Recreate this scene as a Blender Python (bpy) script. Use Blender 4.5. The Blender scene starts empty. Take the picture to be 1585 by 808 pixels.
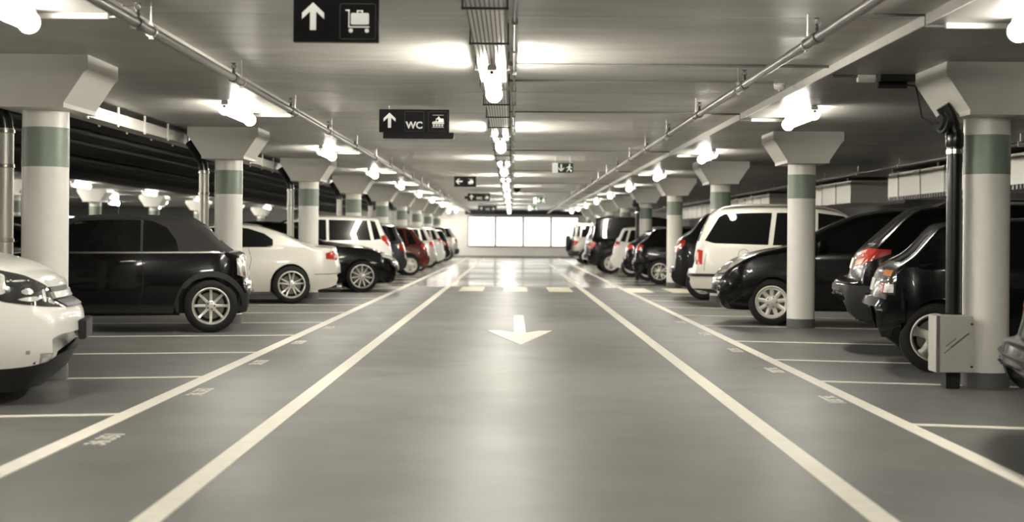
import bpy, bmesh, math, random
import numpy as np
from mathutils import Vector, Matrix
from mathutils.bvhtree import BVHTree

C = bpy.context.scene
COL = C.collection
PI = math.pi
random.seed(4)

# ------------------------------------------------------------------ camera, world, exposure
cam_d = bpy.data.cameras.new('camera')
cam = bpy.data.objects.new('camera', cam_d); COL.objects.link(cam)
cam_d.sensor_width = 36.0; cam_d.lens = 50.0
cam_d.shift_x = -0.5 / 1585; cam_d.shift_y = -38.5 / 1585
cam_d.clip_end = 300
CAM_H = 1.18
cam.matrix_world = Matrix.Translation((0, 0, CAM_H)) @ Matrix.Rotation(PI / 2, 4, 'X') @ Matrix.Rotation(0.00785, 4, 'Z')
cam_d.dof.use_dof = True; cam_d.dof.focus_distance = 13.5; cam_d.dof.aperture_fstop = 1.8
C.camera = cam
w = bpy.data.worlds.new('world'); C.world = w; w.use_nodes = True
w.node_tree.nodes['Background'].inputs[0].default_value = (0.012, 0.0115, 0.010, 1)
w.node_tree.nodes['Background'].inputs[1].default_value = 1.0
C.view_settings.view_transform = 'Standard'; C.view_settings.look = 'None'
C.view_settings.exposure = 1.1; C.view_settings.gamma = 1.0
C.view_settings.use_curve_mapping = False
LAMP = 47.0          # diffuser strength of the fluorescent battens
LAMP_MID = 70.0      # battens under the middle tray, set stronger to brighten the column sides
WINDOW = 0.8         # strength of the bright frosted panes in the end wall
LIGHT_COL = (1.0, 0.96, 0.865)

# ------------------------------------------------------------------ materials
MATS = {}
def mat(name, col, rough=0.5, metal=0.0, coat=0.0, noise=0.0, nscale=4.0, bump=0.0, bscale=80.0,
        rnoise=0.0, emit=None, estr=0.0, spec=0.5, stretch=None):
    if name in MATS: return MATS[name]
    m = bpy.data.materials.new(name); m.use_nodes = True
    nt = m.node_tree; b = nt.nodes['Principled BSDF']
    b.inputs['Base Color'].default_value = (*col, 1)
    b.inputs['Roughness'].default_value = rough
    b.inputs['Metallic'].default_value = metal
    b.inputs['Coat Weight'].default_value = coat
    b.inputs['Coat Roughness'].default_value = 0.04
    b.inputs['Specular IOR Level'].default_value = spec
    if noise or bump or rnoise:
        tc = nt.nodes.new('ShaderNodeTexCoord')
        src = tc.outputs['Object']
        if stretch:
            mp = nt.nodes.new('ShaderNodeMapping'); mp.inputs['Scale'].default_value = stretch
            nt.links.new(src, mp.inputs[0]); src = mp.outputs[0]
    if noise:
        n = nt.nodes.new('ShaderNodeTexNoise'); n.inputs['Scale'].default_value = nscale
        n.inputs['Detail'].default_value = 7; n.inputs['Roughness'].default_value = 0.6
        nt.links.new(src, n.inputs['Vector'])
        r = nt.nodes.new('ShaderNodeValToRGB')
        r.color_ramp.elements[0].position = 0.3; r.color_ramp.elements[1].position = 0.7
        r.color_ramp.elements[0].color = (*[c * (1 - noise) for c in col], 1)
        r.color_ramp.elements[1].color = (*[min(1, c * (1 + noise)) for c in col], 1)
        nt.links.new(n.outputs['Fac'], r.inputs[0]); nt.links.new(r.outputs[0], b.inputs['Base Color'])
    if rnoise:
        n2 = nt.nodes.new('ShaderNodeTexNoise'); n2.inputs['Scale'].default_value = nscale * 0.6
        n2.inputs['Detail'].default_value = 5
        nt.links.new(src, n2.inputs['Vector'])
        mr = nt.nodes.new('ShaderNodeMapRange')
        mr.inputs['From Min'].default_value = 0.3; mr.inputs['From Max'].default_value = 0.7
        mr.inputs['To Min'].default_value = max(0, rough - rnoise); mr.inputs['To Max'].default_value = rough + rnoise
        nt.links.new(n2.outputs['Fac'], mr.inputs[0]); nt.links.new(mr.outputs[0], b.inputs['Roughness'])
    if bump:
        n3 = nt.nodes.new('ShaderNodeTexNoise'); n3.inputs['Scale'].default_value = bscale; n3.inputs['Detail'].default_value = 4
        nt.links.new(src, n3.inputs['Vector'])
        bp = nt.nodes.new('ShaderNodeBump'); bp.inputs['Strength'].default_value = bump; bp.inputs['Distance'].default_value = 0.01
        nt.links.new(n3.outputs['Fac'], bp.inputs['Height']); nt.links.new(bp.outputs[0], b.inputs['Normal'])
    if emit:
        b.inputs['Emission Color'].default_value = (*emit, 1); b.inputs['Emission Strength'].default_value = estr
    MATS[name] = m
    return m

M_floor = mat('floor_epoxy', (0.130, 0.128, 0.119), 0.45, noise=0.16, nscale=1.7, rnoise=0.03, spec=0.5)
M_floor2 = mat('floor_epoxy_glossy', (0.17, 0.167, 0.152), 0.20, noise=0.16, nscale=0.4, rnoise=0.07, spec=0.6)
M_line = mat('line_paint', (0.76, 0.72, 0.62), 0.5, noise=0.06, nscale=9)
M_num = mat('number_paint', (0.74, 0.72, 0.64), 0.5, noise=0.12, nscale=30)
M_zebra = mat('cream_paint', (0.78, 0.72, 0.55), 0.42, noise=0.06, nscale=9)
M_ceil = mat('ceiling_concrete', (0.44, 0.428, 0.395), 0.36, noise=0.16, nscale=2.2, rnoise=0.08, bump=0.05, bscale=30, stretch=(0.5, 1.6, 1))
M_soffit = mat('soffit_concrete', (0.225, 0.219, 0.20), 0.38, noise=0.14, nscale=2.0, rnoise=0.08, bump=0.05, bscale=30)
M_dark_soffit = mat('dark_shaded_concrete', (0.02, 0.0195, 0.018), 0.7, noise=0.2, nscale=1.5)
M_groove = mat('joint_dark', (0.16, 0.155, 0.14), 0.8)
M_column = mat('column_paint', (0.82, 0.80, 0.735), 0.38, noise=0.03, nscale=12, bump=0.03, bscale=120)
M_capital = mat('capital_paint', (0.62, 0.605, 0.555), 0.45, noise=0.03, nscale=6, bump=0.03, bscale=90)
M_green = mat('green_band_paint', (0.235, 0.285, 0.230), 0.40, noise=0.05, nscale=12)
M_skirt = mat('grey_skirting_paint', (0.12, 0.12, 0.115), 0.5)
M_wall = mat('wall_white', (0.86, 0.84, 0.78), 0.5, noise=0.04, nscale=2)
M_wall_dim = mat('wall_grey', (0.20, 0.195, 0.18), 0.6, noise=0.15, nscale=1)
M_steel = mat('galvanised_steel', (0.55, 0.53, 0.48), 0.32, metal=0.9, noise=0.12, nscale=8)
M_pipe = mat('pipe_paint', (0.20, 0.194, 0.175), 0.30, metal=0.55)
M_foil = mat('foil_duct', (0.70, 0.68, 0.62), 0.42, metal=0.55, bump=0.25, bscale=16)
M_tray = mat('tray_steel', (0.74, 0.72, 0.66), 0.34, metal=0.6, bump=0.35, bscale=7)
M_wire = mat('tray_wire', (0.10, 0.097, 0.088), 0.4, metal=0.6)
M_cable = mat('cable_grey', (0.10, 0.098, 0.09), 0.45)
M_palecable = mat('cable_pale', (0.50, 0.49, 0.45), 0.4)
M_conduit = mat('conduit_grey', (0.22, 0.215, 0.20), 0.4)
M_blackpl = mat('black_plastic', (0.012, 0.012, 0.012), 0.45)
M_pipe_black = mat('black_pipe', (0.008, 0.008, 0.008), 0.28, coat=0.3)
M_rubber = mat('tyre_rubber', (0.005, 0.005, 0.0049), 0.75, bump=0.1, bscale=60)
M_alloy = mat('alloy_silver', (0.78, 0.76, 0.70), 0.28, metal=0.75)
M_hubcap = mat('hubcap_silver', (0.66, 0.64, 0.58), 0.35, metal=0.5)
M_barrel = mat('rim_barrel', (0.035, 0.034, 0.032), 0.45, metal=0.5)
M_disc = mat('brake_disc', (0.20, 0.195, 0.18), 0.4, metal=0.9)
M_glass = mat('tinted_glass', (0.006, 0.0062, 0.006), 0.03, coat=0.0, spec=0.45)
M_lampglass = mat('lamp_glass', (0.60, 0.585, 0.54), 0.10, metal=0.1, coat=0.8, noise=0.5, nscale=16, bump=0.5, bscale=22)
M_lampdark = mat('lamp_housing', (0.07, 0.07, 0.068), 0.08, metal=0.5, coat=0.8)
M_reflector = mat('lamp_reflector', (0.85, 0.83, 0.78), 0.12, metal=0.95)
M_red = mat('tail_red', (0.42, 0.022, 0.012), 0.12, coat=0.9, bump=0.35, bscale=30)
M_redclear = mat('tail_clear', (0.80, 0.42, 0.30), 0.12, coat=0.9, bump=0.3, bscale=30)
M_amber = mat('amber_lens', (0.75, 0.22, 0.05), 0.15, coat=0.9)
M_chrome = mat('chrome', (0.86, 0.84, 0.79), 0.24, metal=1.0)
M_trimgrey = mat('trim_plastic', (0.013, 0.013, 0.013), 0.5)
M_silverpl = mat('grey_plastic', (0.35, 0.34, 0.31), 0.4)
M_plate = mat('number_plate', (0.62, 0.60, 0.54), 0.35)
M_seam = mat('panel_gap', (0.004, 0.004, 0.004), 0.8)
M_cloth = mat('soft_top_cloth', (0.020, 0.0185, 0.016), 0.85, bump=0.15, bscale=200)
M_signblack = mat('sign_black', (0.006, 0.005, 0.009), 0.30)
M_signwhite = mat('sign_white', (0.80, 0.78, 0.70), 0.5, emit=(1, 0.97, 0.86), estr=0.20)
M_signgrey = mat('sign_grey', (0.30, 0.29, 0.27), 0.5)
M_signgreen = mat('sign_green', (0.02, 0.10, 0.05), 0.4)
M_signlit = mat('sign_lit_white', (0.8, 0.8, 0.74), 0.5, emit=(1, 0.98, 0.9), estr=0.22)
M_cabinet = mat('cabinet_metal', (0.58, 0.565, 0.52), 0.38, metal=0.25, noise=0.06, nscale=5)
M_lamp = mat('fluorescent_diffuser', (0.9, 0.9, 0.86), 0.4, emit=LIGHT_COL, estr=LAMP)
M_lamp_mid = mat('fluorescent_diffuser_bright', (0.9, 0.9, 0.86), 0.4, emit=LIGHT_COL, estr=LAMP_MID)
M_housing = mat('lamp_base', (0.55, 0.54, 0.50), 0.4)
M_lampend = mat('fluorescent_end', (0.8, 0.8, 0.76), 0.4, emit=LIGHT_COL, estr=0.5)
M_window = mat('frosted_pane', (0.9, 0.89, 0.84), 0.3, emit=(1, 0.98, 0.92), estr=WINDOW)
M_winframe = mat('window_frame_grey', (0.12, 0.117, 0.105), 0.5)

def paint(name, col, rough=0.22, metal=0.0, coat=0.6, spec=0.35):
    return mat('paint_' + name, col, rough, metal=metal, coat=coat, spec=spec)
P_black = paint('black', (0.0025, 0.0025, 0.0026), 0.2, coat=0.35, spec=0.2)
P_blackblue = paint('blue_black', (0.003, 0.0033, 0.004), 0.2, coat=0.35, spec=0.2)
P_white = paint('white', (0.80, 0.785, 0.73), 0.28)
P_pearl = paint('pearl', (0.70, 0.675, 0.60), 0.28, metal=0.15)
P_silver = paint('silver', (0.55, 0.53, 0.48), 0.30, metal=0.5)
P_grey = paint('grey', (0.035, 0.036, 0.040), 0.30, metal=0.3)
P_red = paint('red', (0.085, 0.010, 0.006), 0.25)
P_char = paint('charcoal', (0.008, 0.008, 0.0085), 0.3, coat=0.35, spec=0.2)

# ------------------------------------------------------------------ mesh helpers
class MB:
    def __init__(self): self.v = []; self.f = []; self.mi = []
    def add(self, vs, fs, mi=0):
        o = len(self.v); self.v += [tuple(p) for p in vs]
        self.f += [tuple(i + o for i in f) for f in fs]; self.mi += [mi] * len(fs)
        return self
    def box(self, x0, x1, y0, y1, z0, z1, mi=0):
        vs = [(x, y, z) for z in (z0, z1) for y in (y0, y1) for x in (x0, x1)]
        return self.add(vs, [(0, 2, 3, 1), (4, 5, 7, 6), (0, 1, 5, 4), (1, 3, 7, 5), (3, 2, 6, 7), (2, 0, 4, 6)], mi)
    def tube(self, pts, r, n=12, caps=True, mi=0):
        pts = [Vector(p) for p in pts]; rs = r if isinstance(r, (list, tuple)) else [r] * len(pts)
        rings = []; up = None
        for i, p in enumerate(pts):
            a = pts[max(0, i - 1)]; b = pts[min(len(pts) - 1, i + 1)]
            t = (b - a).normalized()
            if up is None:
                up = Vector((0, 0, 1)) if abs(t.z) < 0.9 else Vector((1, 0, 0))
            s = t.cross(up).normalized(); up = s.cross(t).normalized()
            rings.append([p + (s * math.cos(2 * PI * k / n) + up * math.sin(2 * PI * k / n)) * rs[i] for k in range(n)])
        vs = [q for ring in rings for q in ring]
        fs = [(i * n + k, i * n + (k + 1) % n, (i + 1) * n + (k + 1) % n, (i + 1) * n + k) for i in range(len(pts) - 1) for k in range(n)]
        if caps: fs += [tuple(range(n))[::-1], tuple(range((len(pts) - 1) * n, len(pts) * n))]
        return self.add(vs, fs, mi)
    def lathe(self, prof, axis='z', n=32, mi=0, org=(0, 0, 0), closed=False, caps=True):
        vs = []
        for (r, a) in prof:
            for k in range(n):
                c, s = r * math.cos(2 * PI * k / n), r * math.sin(2 * PI * k / n)
                p = {'z': (c, s, a), 'y': (c, a, s), 'x': (a, c, s)}[axis]
                vs.append((p[0] + org[0], p[1] + org[1], p[2] + org[2]))
        m = len(prof)
        fs = [(i * n + k, i * n + (k + 1) % n, ((i + 1) % m) * n + (k + 1) % n, ((i + 1) % m) * n + k) for i in range(m if closed else m - 1) for k in range(n)]
        if not closed and caps:
            if prof[0][0] > 1e-6: fs.append(tuple(range(n))[::-1])
            if prof[-1][0] > 1e-6: fs.append(tuple(range((m - 1) * n, m * n)))
        return self.add(vs, fs, mi)
    def prism(self, poly, axis, a0, a1, mi=0):      # poly in the other two axes
        n = len(poly)
        def P(u, v, a): return {'x': (a, u, v), 'y': (u, a, v), 'z': (u, v, a)}[axis]
        vs = [P(u, v, a0) for u, v in poly] + [P(u, v, a1) for u, v in poly]
        fs = [tuple(range(n))[::-1], tuple(range(n, 2 * n))] + [(i, (i + 1) % n, n + (i + 1) % n, n + i) for i in range(n)]
        return self.add(vs, fs, mi)
    def build(self, name, m, parent=None, smooth=True, ang=38, bevel=0, recalc=True):
        me = bpy.data.meshes.new(name)
        me.from_pydata(self.v, [], self.f)
        ms = m if isinstance(m, (list, tuple)) else [m]
        for x in ms: me.materials.append(x)
        if len(ms) > 1: me.polygons.foreach_set('material_index', self.mi)
        if recalc or bevel:
            bm = bmesh.new(); bm.from_mesh(me)
            if bevel:
                bmesh.ops.remove_doubles(bm, verts=bm.verts, dist=1e-5)
                es = [e for e in bm.edges if len(e.link_faces) == 2 and e.calc_face_angle(0) > 0.5]
                bmesh.ops.bevel(bm, geom=es, offset=bevel, segments=2, affect='EDGES', clamp_overlap=True)
            bmesh.ops.recalc_face_normals(bm, faces=bm.faces)
            bm.to_mesh(me); bm.free()
        if smooth:
            me.polygons.foreach_set('use_smooth', [True] * len(me.polygons))
            me.set_sharp_from_angle(angle=math.radians(ang))
        me.update()
        o = bpy.data.objects.new(name, me); COL.objects.link(o)
        if parent: o.parent = parent
        return o

def tag(o, label=None, cat=None, group=None, kind=None):
    if label: o['label'] = label
    if cat: o['category'] = cat
    if group: o['group'] = group
    if kind: o['kind'] = kind
    return o
def empty(name, loc=(0, 0, 0), rz=0.0):
    o = bpy.data.objects.new(name, None); COL.objects.link(o)
    o.location = loc; o.rotation_euler = (0, 0, rz); o.empty_display_size = 0.2
    return o
def copy_tree(o, loc=None, rz=None, parent=None):
    c = o.copy(); COL.objects.link(c)
    if parent: c.parent = parent
    if loc is not None: c.location = loc
    if rz is not None: c.rotation_euler = (0, 0, rz)
    for ch in list(o.children): copy_tree(ch, parent=c)
    return c
def ordinal(n):
    return ['first', 'second', 'third', 'fourth', 'fifth', 'sixth', 'seventh', 'eighth', 'ninth', 'tenth', 'eleventh'][n]

# ------------------------------------------------------------------ the room
Y0, Y1 = -3.0, 78.7
ZA, ZS = 2.63, 2.565                    # aisle ceiling, lower soffit over the bays
FX = 2.66; FXL = 2.50                               # half width of the higher strip
XL, XR = -27.0, 10.0

fl = MB(); YJ = 33.0
fl.add([(XL, Y0, 0), (XR, Y0, 0), (XR, YJ, 0), (XL, YJ, 0)], [(0, 1, 2, 3)], 0)
fl.add([(XL, YJ, 0), (XR, YJ, 0), (XR, Y1, 0), (XL, Y1, 0)], [(0, 1, 2, 3)], 1)
fl.build('floor', [M_floor, M_floor2], smooth=False)['kind'] = 'structure'
# aisle ceiling of cross planks with open joints
cm = MB(); y = -1.04 - 2.0
while y < Y1:
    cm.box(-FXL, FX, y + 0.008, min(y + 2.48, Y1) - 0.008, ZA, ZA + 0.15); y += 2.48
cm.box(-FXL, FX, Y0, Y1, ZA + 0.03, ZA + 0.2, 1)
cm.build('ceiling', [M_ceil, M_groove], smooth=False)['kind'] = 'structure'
def soffit(name, xa, xb, m):
    b = MB(); b.box(xa, xb, Y0, Y1, ZS, ZS + 0.25); o = b.build(name, m, smooth=False); o['kind'] = 'structure'
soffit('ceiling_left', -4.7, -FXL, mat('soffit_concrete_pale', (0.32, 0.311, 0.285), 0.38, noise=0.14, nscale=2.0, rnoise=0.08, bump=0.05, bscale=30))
soffit('ceiling_left', -11.5, -4.7, M_dark_soffit)  # unlit stretch of soffit, its shade put into the near-black colour
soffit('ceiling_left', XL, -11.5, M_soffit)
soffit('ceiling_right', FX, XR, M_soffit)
# pale fascia of the step
for nm, xa, xb in (('trim_left', -FXL, -FXL + 0.012), ('trim_right', FX - 0.012, FX)):
    MB().box(xa, xb, Y0, Y1, ZS - 0.004, ZA).build(nm, M_capital, smooth=False)['kind'] = 'structure'
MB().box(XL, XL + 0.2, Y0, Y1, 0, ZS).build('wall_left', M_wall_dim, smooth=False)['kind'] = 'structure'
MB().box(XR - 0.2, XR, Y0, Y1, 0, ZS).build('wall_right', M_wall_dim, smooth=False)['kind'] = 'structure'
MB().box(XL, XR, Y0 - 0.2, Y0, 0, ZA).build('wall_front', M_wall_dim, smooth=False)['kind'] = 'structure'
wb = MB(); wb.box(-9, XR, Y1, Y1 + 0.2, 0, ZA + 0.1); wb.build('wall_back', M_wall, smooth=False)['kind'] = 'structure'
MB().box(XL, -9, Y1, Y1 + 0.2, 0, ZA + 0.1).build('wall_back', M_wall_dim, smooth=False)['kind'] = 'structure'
MB().box(-9, XR, Y1 - 0.02, Y1, 0, 0.07).build('baseboard_back', M_winframe, smooth=False)['kind'] = 'structure'
for i in range(4):                      # frosted bright panes
    x0 = -2.47 + i * 1.535
    fr = MB()
    for (a, b, c, d) in ((x0, x0 + 1.535, 0.58, 0.64), (x0, x0 + 1.535, 2.22, 2.28), (x0, x0 + 0.05, 0.64, 2.22), (x0 + 1.485, x0 + 1.535, 0.64, 2.22)):
        fr.box(a, b, Y1 - 0.06, Y1, c, d)
    f = fr.build('window_%d' % (i + 1), M_winframe, smooth=False); f['kind'] = 'structure'
    p = MB().box(x0 + 0.05, x0 + 1.485, Y1 - 0.03, Y1 - 0.005, 0.64, 2.22).build('pane', M_window, f, smooth=False)
    MB().box(x0 + 0.05, x0 + 1.485, Y1 - 0.05, Y1 - 0.03, 2.06, 2.09).build('mullion', M_winframe, f, smooth=False)
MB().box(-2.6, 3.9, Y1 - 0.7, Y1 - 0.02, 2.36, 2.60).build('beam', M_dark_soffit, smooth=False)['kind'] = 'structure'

# floor paint (4 mm of paint on the epoxy)
def strip(name, x0, x1, y0, y1, m=M_line):
    o = MB().box(x0, x1, y0, y1, 0.0, 0.0035).build(name, m, smooth=False); o['kind'] = 'structure'; return o
def skew(name, xa, xb, wd, y0, y1):
    o = MB().prism([(xa - wd / 2, y0), (xa + wd / 2, y0), (xb + wd / 2, y1), (xb - wd / 2, y1)], 'z', 0.0, 0.004).build(name, M_line, smooth=False)
    o['kind'] = 'structure'
skew('floor_line', -2.52, -2.38, 0.12, Y0, 77.0)
skew('floor_line', -1.49, -1.47, 0.12, Y0, 72.0)
skew('floor_line', 1.56, 1.58, 0.12, Y0, 68.0)
skew('floor_line', 2.505, 2.505, 0.11, Y0, 77.0)
YAW = math.radians(12.0)            # the bays lean: their inner ends lie nearer the viewer
LB = [11.72 + 7.4 / 3 * i for i in range(-4, 26)]
RB = [4.4, 6.75, 9.05, 11.75, 13.8, 16.25] + [19.1 + 2.45 * i for i in range(23)]
def bay_line(sg, y):
    xa, xb = sg * 2.53, sg * 7.4; dy = -abs(xb - xa) * math.tan(YAW)
    pts = [(xa, y - 0.05), (xb, y + dy - 0.05), (xb, y + dy + 0.05), (xa, y + 0.05)]
    MB().prism(pts, 'z', 0.0, 0.003).build('floor_line', M_line, smooth=False)['kind'] = 'structure'
for y in LB: bay_line(-1, y)
for y in RB: bay_line(1, y)
for x in (-0.88, 0.08, 1.05, 2.78, 3.7):
    o = strip('floor_stripe', x - 0.26, x + 0.26, 30.3, 32.8, M_zebra)
ar = MB()
ar.prism([(0.03, 21.2), (0.03, 17.35), (-0.15, 17.75), (-0.31, 17.75), (0.10, 15.4), (0.51, 17.75), (0.35, 17.75), (0.175, 17.35), (0.175, 21.2)], 'z', 0.0, 0.004)
tag(ar.build('floor_arrow', M_line, smooth=False), 'white arrow painted on the aisle floor pointing towards the viewer', 'floor arrow')
def text_mesh(cu, name):
    t = bpy.data.objects.new('text_tmp', cu); COL.objects.link(t)
    dg = bpy.context.evaluated_depsgraph_get()
    me = bpy.data.meshes.new_from_object(t.evaluated_get(dg)); me.name = name
    bpy.data.objects.remove(t); bpy.data.curves.remove(cu)
    o = bpy.data.objects.new(name, me); COL.objects.link(o); return o
def bay_number(txt, x, y, rz, label, group):
    cu = bpy.data.curves.new('bay_number', 'FONT'); cu.body = txt; cu.size = 0.165; cu.extrude = 0.002; cu.offset = 0.003
    cu.align_x = 'CENTER'; cu.align_y = 'CENTER'; cu.space_character = 1.05
    cu.materials.append(M_num)
    o = text_mesh(cu, 'bay_number')
    o.location = (x, y, 0.003); o.rotation_euler = (0, 0, rz)
    tag(o, label, 'bay number', group)
for i in range(5):
    y = 8.12 + 2.47 * i
    bay_number('36.%d' % (351 + i), -2.31, y, PI / 2, 'pale painted bay number beside the left lane line, %s from the front' % ordinal(i), 'bay numbers on the left')
for i, y in enumerate((10.4, 12.68, 14.9, 17.35, 19.8)):
    bay_number('36.%d' % (331 + i), 2.34, y, -PI / 2, 'pale painted bay number beside the right lane line, %s from the front' % ordinal(i), 'bay numbers on the right')

# ------------------------------------------------------------------ columns
def make_column(sgn):
    root = empty('column'); root['kind'] = 'structure'
    MB().lathe([(0.182, 0.10), (0.182, 2.17)], 'z', 40).build('shaft', M_column, root)
    MB().lathe([(0.1835, 1.705), (0.1835, 2.02)], 'z', 40, closed=False).build('green_band', M_green, root)
    MB().lathe([(0.186, 0.0), (0.186, 0.115), (0.182, 0.12)], 'z', 40).build('skirting', M_skirt, root)
    t, b = 0.46, 0.275
    prof = [(-t, ZS), (-t, 2.45), (-t + 0.03, 2.425), (-b, 2.19), (-b, 2.155), (b, 2.155), (b, 2.19), (t - 0.03, 2.425), (t, 2.45), (t, ZS)]
    MB().prism(prof, 'y', -0.43, 0.43).build('capital', M_capital, root, bevel=0.003, ang=30)
    return root
LP, RP = 7.40, 7.35
colp = make_column(1)
first = True
for side, x, y0, pitch, n in (('left', -3.765, 11.46, LP, 9), ('right', 3.825, 11.48, RP, 9)):
    for i in range(-1, n):
        yy = y0 + pitch * i
        if yy > 77.5: continue
        c = colp if first else copy_tree(colp)
        first = False
        c.location = (x, yy, 0)
        tag(c, 'white round column with a green band in the %s row, %s from the front' % (side, ordinal(i + 1)), 'column', 'columns of the %s row' % side, 'structure')
for i in range(0, 10):                    # the next row over, beyond the left hand cars
    c = copy_tree(colp, (-13.2, 8.0 + 7.4 * i, 0))
    tag(c, 'white round column in the next row beyond the left cars, %s from the front' % ordinal(i), 'column', 'columns of the next row', 'structure')

# ------------------------------------------------------------------ fluorescent battens
def make_lamp(name, m_tube):
    root = empty(name)
    n = 22
    hw, hh, L = 0.064, 0.050, 1.46
    rings = []
    for yy, q in ((-L / 2, 0.55), (-L / 2 + 0.015, 0.84), (-L / 2 + 0.05, 1), (L / 2 - 0.05, 1), (L / 2 - 0.015, 0.84), (L / 2, 0.55)):
        rings.append([(hw * q * math.cos(2 * PI * k / n), yy, -0.056 + hh * q * math.sin(2 * PI * k / n)) for k in range(n)])
    m = MB(); vs = [p for r in rings for p in r]
    fs = [(i * n + k, i * n + (k + 1) % n, (i + 1) * n + (k + 1) % n, (i + 1) * n + k) for i in range(len(rings) - 1) for k in range(n)]
    m.add(vs, fs[:n * 0 + len(fs)]); d = m.build('diffuser', m_tube, root)
    for i, nm in ((0, 'end_cap'), (5, 'end_cap')):
        yy = rings[i][0][1]; sg = -1 if i == 0 else 1
        MB().lathe([(0.070, yy - sg * 0.035), (0.068, yy - sg * 0.010), (0.058, yy + sg * 0.006), (0.0, yy + sg * 0.010)], 'y', 22, org=(0, 0, -0.056), caps=False).build(nm, M_lampend, root)
    b = MB(); b.box(-0.035, 0.035, -0.74, 0.74, -0.018, 0.03); b.build('base', M_housing, root, bevel=0.006)
    for s in (-1, 1):
        MB().box(-0.068, 0.068, s * 0.55 - 0.012, s * 0.55 + 0.012, -0.022, -0.004).build('clip', M_steel, root, bevel=0.003)
    e = MB(); e.lathe([(0.011, -0.7475), (0.011, -0.735)], 'y', 12, org=(0, 0, -0.03)); e.build('cable_gland', M_blackpl, root)
    return root
lampP = make_lamp('fluorescent_lamp', M_lamp); lampM = make_lamp('fluorescent_lamp', M_lamp_mid); firstM = True
first = True
def put_lamp(x, y, z, label, group):
    global first, firstM
    if 'middle row' in group: c = lampM if firstM else copy_tree(lampM); firstM = False
    else: c = lampP if first else copy_tree(lampP); first = False
    c.location = (x, y, z); tag(c, label, 'lamp', group)
for i in range(-1, 9):
    y = 15.5 + 7.4 * i
    put_lamp(-3.0, y, ZS - 0.03, 'lit fluorescent batten on the left soffit, %s from the front' % ordinal(i + 1), 'battens of the left row')
    put_lamp(3.14, y + 0.05, ZS - 0.03, 'lit fluorescent batten on the right soffit, %s from the front' % ordinal(i + 1), 'battens of the right row')
for i in range(-1, 9):
    y = 11.48 + 7.42 * i
    put_lamp(-0.165, y, 2.445, 'lit fluorescent batten under the middle cable tray, %s from the front' % ordinal(i + 1), 'battens of the middle row')
for i in range(0, 9):
    put_lamp(-14.4, 14.0 + 7.4 * i, ZS - 0.03, 'lit batten near the next row of columns beyond the left cars, %s from the front' % ordinal(i), 'battens of the next aisle')
    put_lamp(-11.9, 17.0 + 7.4 * i, ZS - 0.03, 'lit batten over the bays beyond the left cars, %s from the front' % ordinal(i), 'battens of the next aisle')
    put_lamp(-17.6, 11.0 + 7.4 * i, ZS - 0.03, 'lit batten over the middle of the next aisle, %s from the front' % ordinal(i), 'battens of the next aisle')
put_lamp(-3.5, 77.2, ZS - 0.03, 'added fluorescent batten on the left soffit brightening the white end wall', 'battens of the left row')  # extra batten, added to brighten the end wall
# conduit bar and flex feeding every side batten
def feed(sgn, xa, xb, y, label, group):
    root = empty('lamp_conduit', (0, y, ZS))
    a, b = sorted((xa, xb))
    MB().box(a, b, -0.02, 0.02, -0.034, 0.0).build('trunking', M_capital, root, bevel=0.004)
    xi = xa; fx = sgn * ((FX if sgn > 0 else FXL) - 0.03)
    MB().tube([(sgn * 2.30, 0, 0.05), (fx, 0, 0.05), (fx, 0, -0.02), (xi, 0, -0.02)], 0.009 if sgn > 0 else 0.006, 8).build('flex', M_cable if sgn > 0 else M_capital, root)
    tag(root, label, 'conduit', group)
for i in range(-1, 9):
    y = 16.38 + 7.4 * i
    feed(-1, -2.56, -3.02, y, 'thin white trunking at the far end of left soffit batten, %s from the front' % ordinal(i + 1), 'trunking on the left soffit')
    feed(1, 2.76, 3.18, y + 0.12, 'thin white trunking at the far end of right soffit batten, %s from the front' % ordinal(i + 1), 'trunking on the right soffit')
# cross conduits on the aisle ceiling
def cross_conduit(x0, x1, y, r, label):
    root = MB().tube([(x0, y, ZA - r), (x1, y, ZA - r)], r, 8).build('ceiling_conduit', M_conduit)
    tag(root, label, 'conduit', 'conduits across the aisle ceiling')
cross_conduit(-0.05, 2.64, 11.92, 0.011, 'dark conduit crossing the right half of the aisle ceiling towards the corner box')
cross_conduit(-0.05, 2.42, 13.2, 0.008, 'thin conduit crossing the right half of the aisle ceiling to the round detector')
for i in range(0, 5):
    cross_conduit(-0.05, 2.32, 16.5 + 7.4 * i, 0.008, 'thin conduit over the right half of the aisle feeding soffit batten, %s from the front' % ordinal(i))

# ------------------------------------------------------------------ cable tray in the middle
tr = empty('cable_tray', (-0.168, 0, 2.50))
hw = 0.107
MB().box(-hw, hw, Y0, 77.5, 0.004, 0.008).box(-hw - 0.002, -hw, Y0, 77.5, 0.004, 0.06).box(hw, hw + 0.002, Y0, 77.5, 0.004, 0.06).build('sheet', M_tray, tr, smooth=False)
for k in range(9):
    x = -hw + 2 * hw * k / 8
    MB().box(x - 0.0035, x + 0.0035, Y0, 77.5, -0.007, 0.0).build('rod', M_wire, tr, smooth=False)
for i in range(54):
    y = 0.68 + 1.5 * i - 1.5
    if y > 77: break
    m = MB(); m.box(-hw - 0.03, hw + 0.03, y - 0.009, y + 0.009, -0.018, -0.005)
    for s in (-1, 1): m.box(s * (hw + 0.022) - 0.005, s * (hw + 0.022) + 0.005, y - 0.005, y + 0.005, -0.02, ZA - 2.50)
    m.build('hanger', M_wire, tr, smooth=False)
cb = MB()
for k, (x, r) in enumerate(((-0.07, 0.012), (-0.035, 0.016), (0.005, 0.011), (0.04, 0.015), (0.075, 0.012))):
    cb.tube([(x + 0.008 * math.sin(j * 1.7 + k), Y0 + j * 2.0, 0.012 + r) for j in range(41)], r, 8)
cb.build('cable', M_palecable, tr)
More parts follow.
